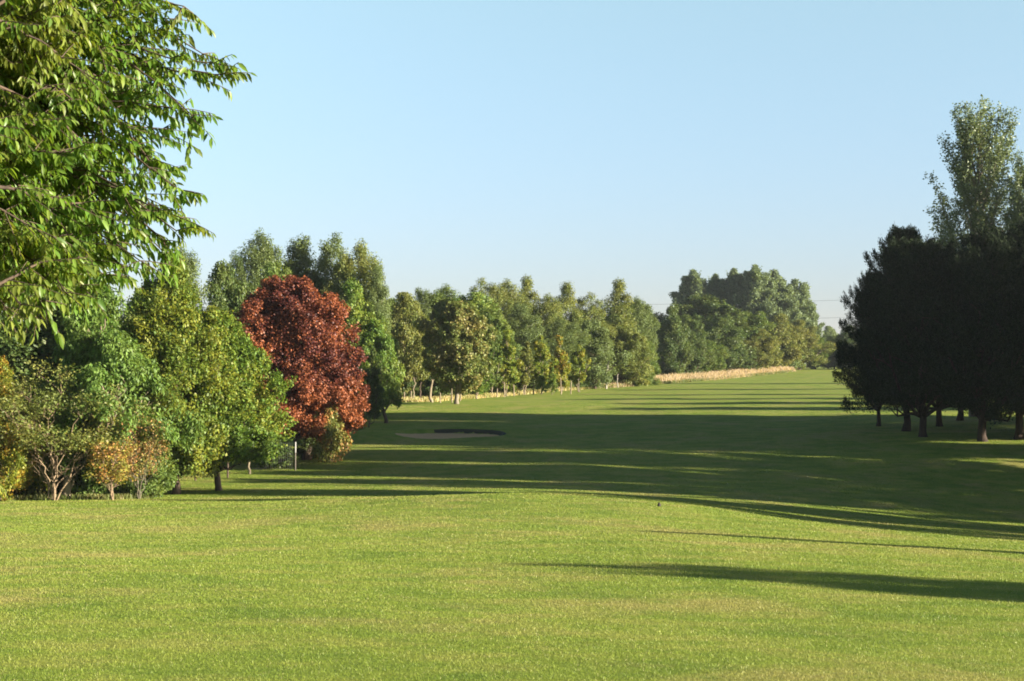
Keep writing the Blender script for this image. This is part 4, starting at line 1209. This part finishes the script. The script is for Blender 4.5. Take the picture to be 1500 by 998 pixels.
def cherry():
    r = np.random.default_rng(99)
    cx, cy = -5.7, 11.3
    g = gz(cx, cy)
    root = bpy.data.objects.new("cherry_tree", None); COL.objects.link(root); root.location = (cx, cy, g)
    tag(root, "near cherry tree whose drooping leafy branches hang in from the upper left corner", "tree")
    C0 = np.array([0, 0, 7.2 - g])
    paths = [(wob((0, 0, -0.3), (0.15, 0.1, 6.5), 12, 0.12, r), np.array([0.24, 0.19, 0.17, 0.165, 0.16, 0.15, 0.13, 0.11, 0.09, 0.07, 0.05, 0.03]))]
    tr = paths[0][0]
    shoots = []          # (start, end, sag)
    # explicit boughs whose ends make the outline seen against the sky (px, py, depth)
    ends = [(326, 108, 10.0), (312, 92, 10.1), (296, 78, 10.3), (280, 168, 9.8), (262, 158, 9.9), (268, 8, 10.2), (240, 26, 10.3), (228, 44, 10.5), (212, 226, 10.3), (224, 232, 10.2), (262, 278, 9.9), (244, 270, 10.1),
            (262, 318, 9.8), (258, 338, 9.7), (240, 352, 9.9), (236, 366, 10.0), (205, 382, 9.6), (180, 390, 9.8), (150, 402, 9.4), (118, 418, 9.5), (95, 428, 9.3), (60, 440, 9.4), (30, 446, 9.2), (5, 448, 9.3),
            (190, 20, 9.9), (205, 150, 10.4), (215, 95, 10.6), (240, 110, 10.3), (150, 210, 10.6), (235, 190, 10.4), (206, 300, 10.2), (170, 330, 10.0), (120, 380, 9.8)]
    for k, (px, py, d) in enumerate(ends):
        e = np.array([X(px, d) - cx, d - cy, Z(py, d) - g])
        s = tr[6 + (k % 4)] * 1.0
        mid = s + (e - s) * 0.55 + np.array([0, 0, 0.28])
        p = np.concatenate([wob(s, mid, 8, 0.2, r), wob(mid, e, 9, 0.16, r, sag=0.05)[1:]])
        paths.append((p, np.linspace(0.021, 0.004, len(p))))
        n = len(p)
        for j in range(6, n):
            for q in range(3):
                aa = r.random() * 6.28
                dirv = (p[min(j + 1, n - 1)] - p[j - 1]); dirv /= np.linalg.norm(dirv) + 1e-9
                rr_ = unit(1, r)[0] * np.array([1, 1, 0.65])
                dv = dirv * 0.9 + rr_ * 1.0 + np.array([0, 0, 0.12]); dv /= np.linalg.norm(dv)
                ln = (0.20 + 0.28 * r.random()) * (0.55 if j > n - 3 else 1.0)
                shoots.append((p[j], p[j] + dv * ln))
        tipd = p[-1] - p[-3]; tipd /= np.linalg.norm(tipd)
        shoots.append((p[-1] - tipd * 0.25, p[-1] + tipd * 0.08))
    # general crown
    nb = 70
    for k in range(nb):
        a = k * 2.399
        zf = (k + 0.5) / nb
        el_ = math.asin(1 - 2 * zf) * 0.92
        R_ = 2.7 * (0.85 + 0.3 * r.random())
        R_z = 2.9
        e = C0 + np.array([math.cos(el_) * math.cos(a) * R_, math.cos(el_) * math.sin(a) * R_, math.sin(el_) * R_z - 0.15])
        if e[2] < 5.95 - g: e[2] = 5.95 - g + 0.35 * r.random()
        s = tr[int(4 + 6 * min(0.99, max(0, (e[2] - 1.5) / 6.5)))]
        p = wob(s, e, 12, 0.22, r, sag=0.08)
        paths.append((p, np.linspace(0.020, 0.004, 12)))
        for j in range(4, 12):
            for q in range(4):
                dv = unit(1, r)[0] * np.array([0.9, 0.9, 0.4]) + (e - C0) / np.linalg.norm(e - C0) * 0.6
                dv /= np.linalg.norm(dv)
                ln = 0.30 + 0.40 * r.random()
                shoots.append((p[j], p[j] + dv * ln))
    # dense fill of the part of the crown that faces the picture
    for k in range(330):                                # flat sprays: a branchlet with side shoots fanned out in one tier
        px = -150 + 350 * r.random() ** 0.9
        py = -70 + 530 * r.random()
        lim = np.interp(py, [-60, 60, 110, 170, 250, 330, 380, 430, 490], [215, 165, 215, 185, 140, 185, 180, 110, 0])
        lo_ = np.interp(px, [-150, 0, 60, 130, 190, 230], [445, 430, 412, 385, 358, 330])
        if px > lim - 12 or py > lo_: continue
        d = 9.2 + 2.9 * r.random()
        s = np.array([X(px, d) - cx, d - cy, Z(py, d) - g])
        dv = np.array([0.9, 0, 0.0]) + unit(1, r)[0] * np.array([0.6, 0.8, 0.65]); dv /= np.linalg.norm(dv)
        ln = 0.45 + 0.45 * r.random()
        a0 = s - dv * ln
        p = wob(a0, s, 9, 0.15, r, sag=0.07)
        paths.append((p, np.linspace(0.012, 0.003, 9)))
        hz = np.cross(dv, (0, 0, 1)); hz /= np.linalg.norm(hz)
        for j in range(1, 9):
            for sg in (-1, 1):
                sv = dv * 0.6 + hz * sg * (0.5 + 0.5 * r.random()) + np.array([0, 0, r.normal() * 0.38]); sv /= np.linalg.norm(sv)
                shoots.append((p[j], p[j] + sv * (0.10 + 0.26 * r.random())))
        shoots.append((p[-2], p[-1] + dv * 0.06))
    P, D, Nn = [], [], []
    for (s, e) in shoots:
        ln = np.linalg.norm(e - s)
        t = np.linspace(0, 1, 5)
        pts = s + (e - s) * t[:, None]; pts[:, 2] -= 0.10 * ln * t ** 2
        paths.append((pts, np.linspace(0.0040, 0.0018, 5)))
        ax = (e - s) / ln
        sd = np.cross(ax, (0, 0, 1)); sd /= np.linalg.norm(sd) + 1e-9
        nl = int(4 + ln * 40)
        for i in range(nl):
            u = (i + 0.6) / nl
            pp = s + (e - s) * u; pp = pp - np.array([0, 0, 0.10 * ln * u * u])
            sg = 1 if i % 2 else -1
            last = i == nl - 1
            dv = ax * (0.65 + (0.5 if last else 0)) + sd * sg * (0.85 * (0 if last else 1)) + np.array([0, 0, -0.55 - 1.0 * r.random()]) + r.normal(size=3) * 0.22
            P.append(pp); D.append(dv); Nn.append(np.array([0, 0, 0.6]) + sd * sg * 0.8 + ax * 0.3 + r.normal(size=3) * 0.3)
    v, f = leaf_long(np.array(P), np.array(D), np.array(Nn), 0.074, 0.025, r)
    link_obj("crown", mesh_np("cherry_crown", v, f, 3, True), LF_CHERRY, root)
    link_obj("trunk", tube_mesh("cherry_trunk", paths, 5), BK_DARK, root)
    return len(P)
print("cherry leaves", cherry())

# small dark clod on the mound
clod = link_obj("earth_clod", tube_mesh("earth_clod", [([(0, 0, -0.03), (0.005, 0, 0.02), (0.01, 0, 0.07), (0.0, 0, 0.11), (0, 0, 0.115)], [0.05, 0.055, 0.045, 0.02, 0.003])], 8), plain_mat("dark_earth", (0.03, 0.025, 0.02), 0.9))
clod.location = (X(965, 46.5), 46.5, gz(X(965, 46.5), 46.5))
tag(clod, "tiny dark clod lying on the crest of the grassy rise", "clod")
print("script done", len(bpy.data.objects))

# ------------------------------------------------------------------ light summer haze over the whole course
hm, hn, hl = new_mat("haze")
hv = hn.new("ShaderNodeVolumePrincipled")
hv.inputs["Color"].default_value = (0.86, 0.93, 1.0, 1)
hv.inputs["Density"].default_value = 0.00012
hv.inputs["Anisotropy"].default_value = 0.2
ho = hn.new("ShaderNodeOutputMaterial"); hl.new(hv.outputs[0], ho.inputs["Volume"])
hx0, hx1, hy0, hy1, hz0, hz1 = -3050.0, 3050.0, -1550.0, 4550.0, -6.0, 45.0
hverts = [(x, y, z) for z in (hz0, hz1) for (x, y) in ((hx0, hy0), (hx1, hy0), (hx1, hy1), (hx0, hy1))]
hf = [(0, 3, 2, 1), (4, 5, 6, 7), (0, 1, 5, 4), (1, 2, 6, 5), (2, 3, 7, 6), (3, 0, 4, 7)]
haze = link_obj("haze", mesh_np("haze", np.array(hverts), np.array(hf), 4), hm)
tag(haze, "thin pale haze hanging in the air over the fairway", "haze", kind="stuff")
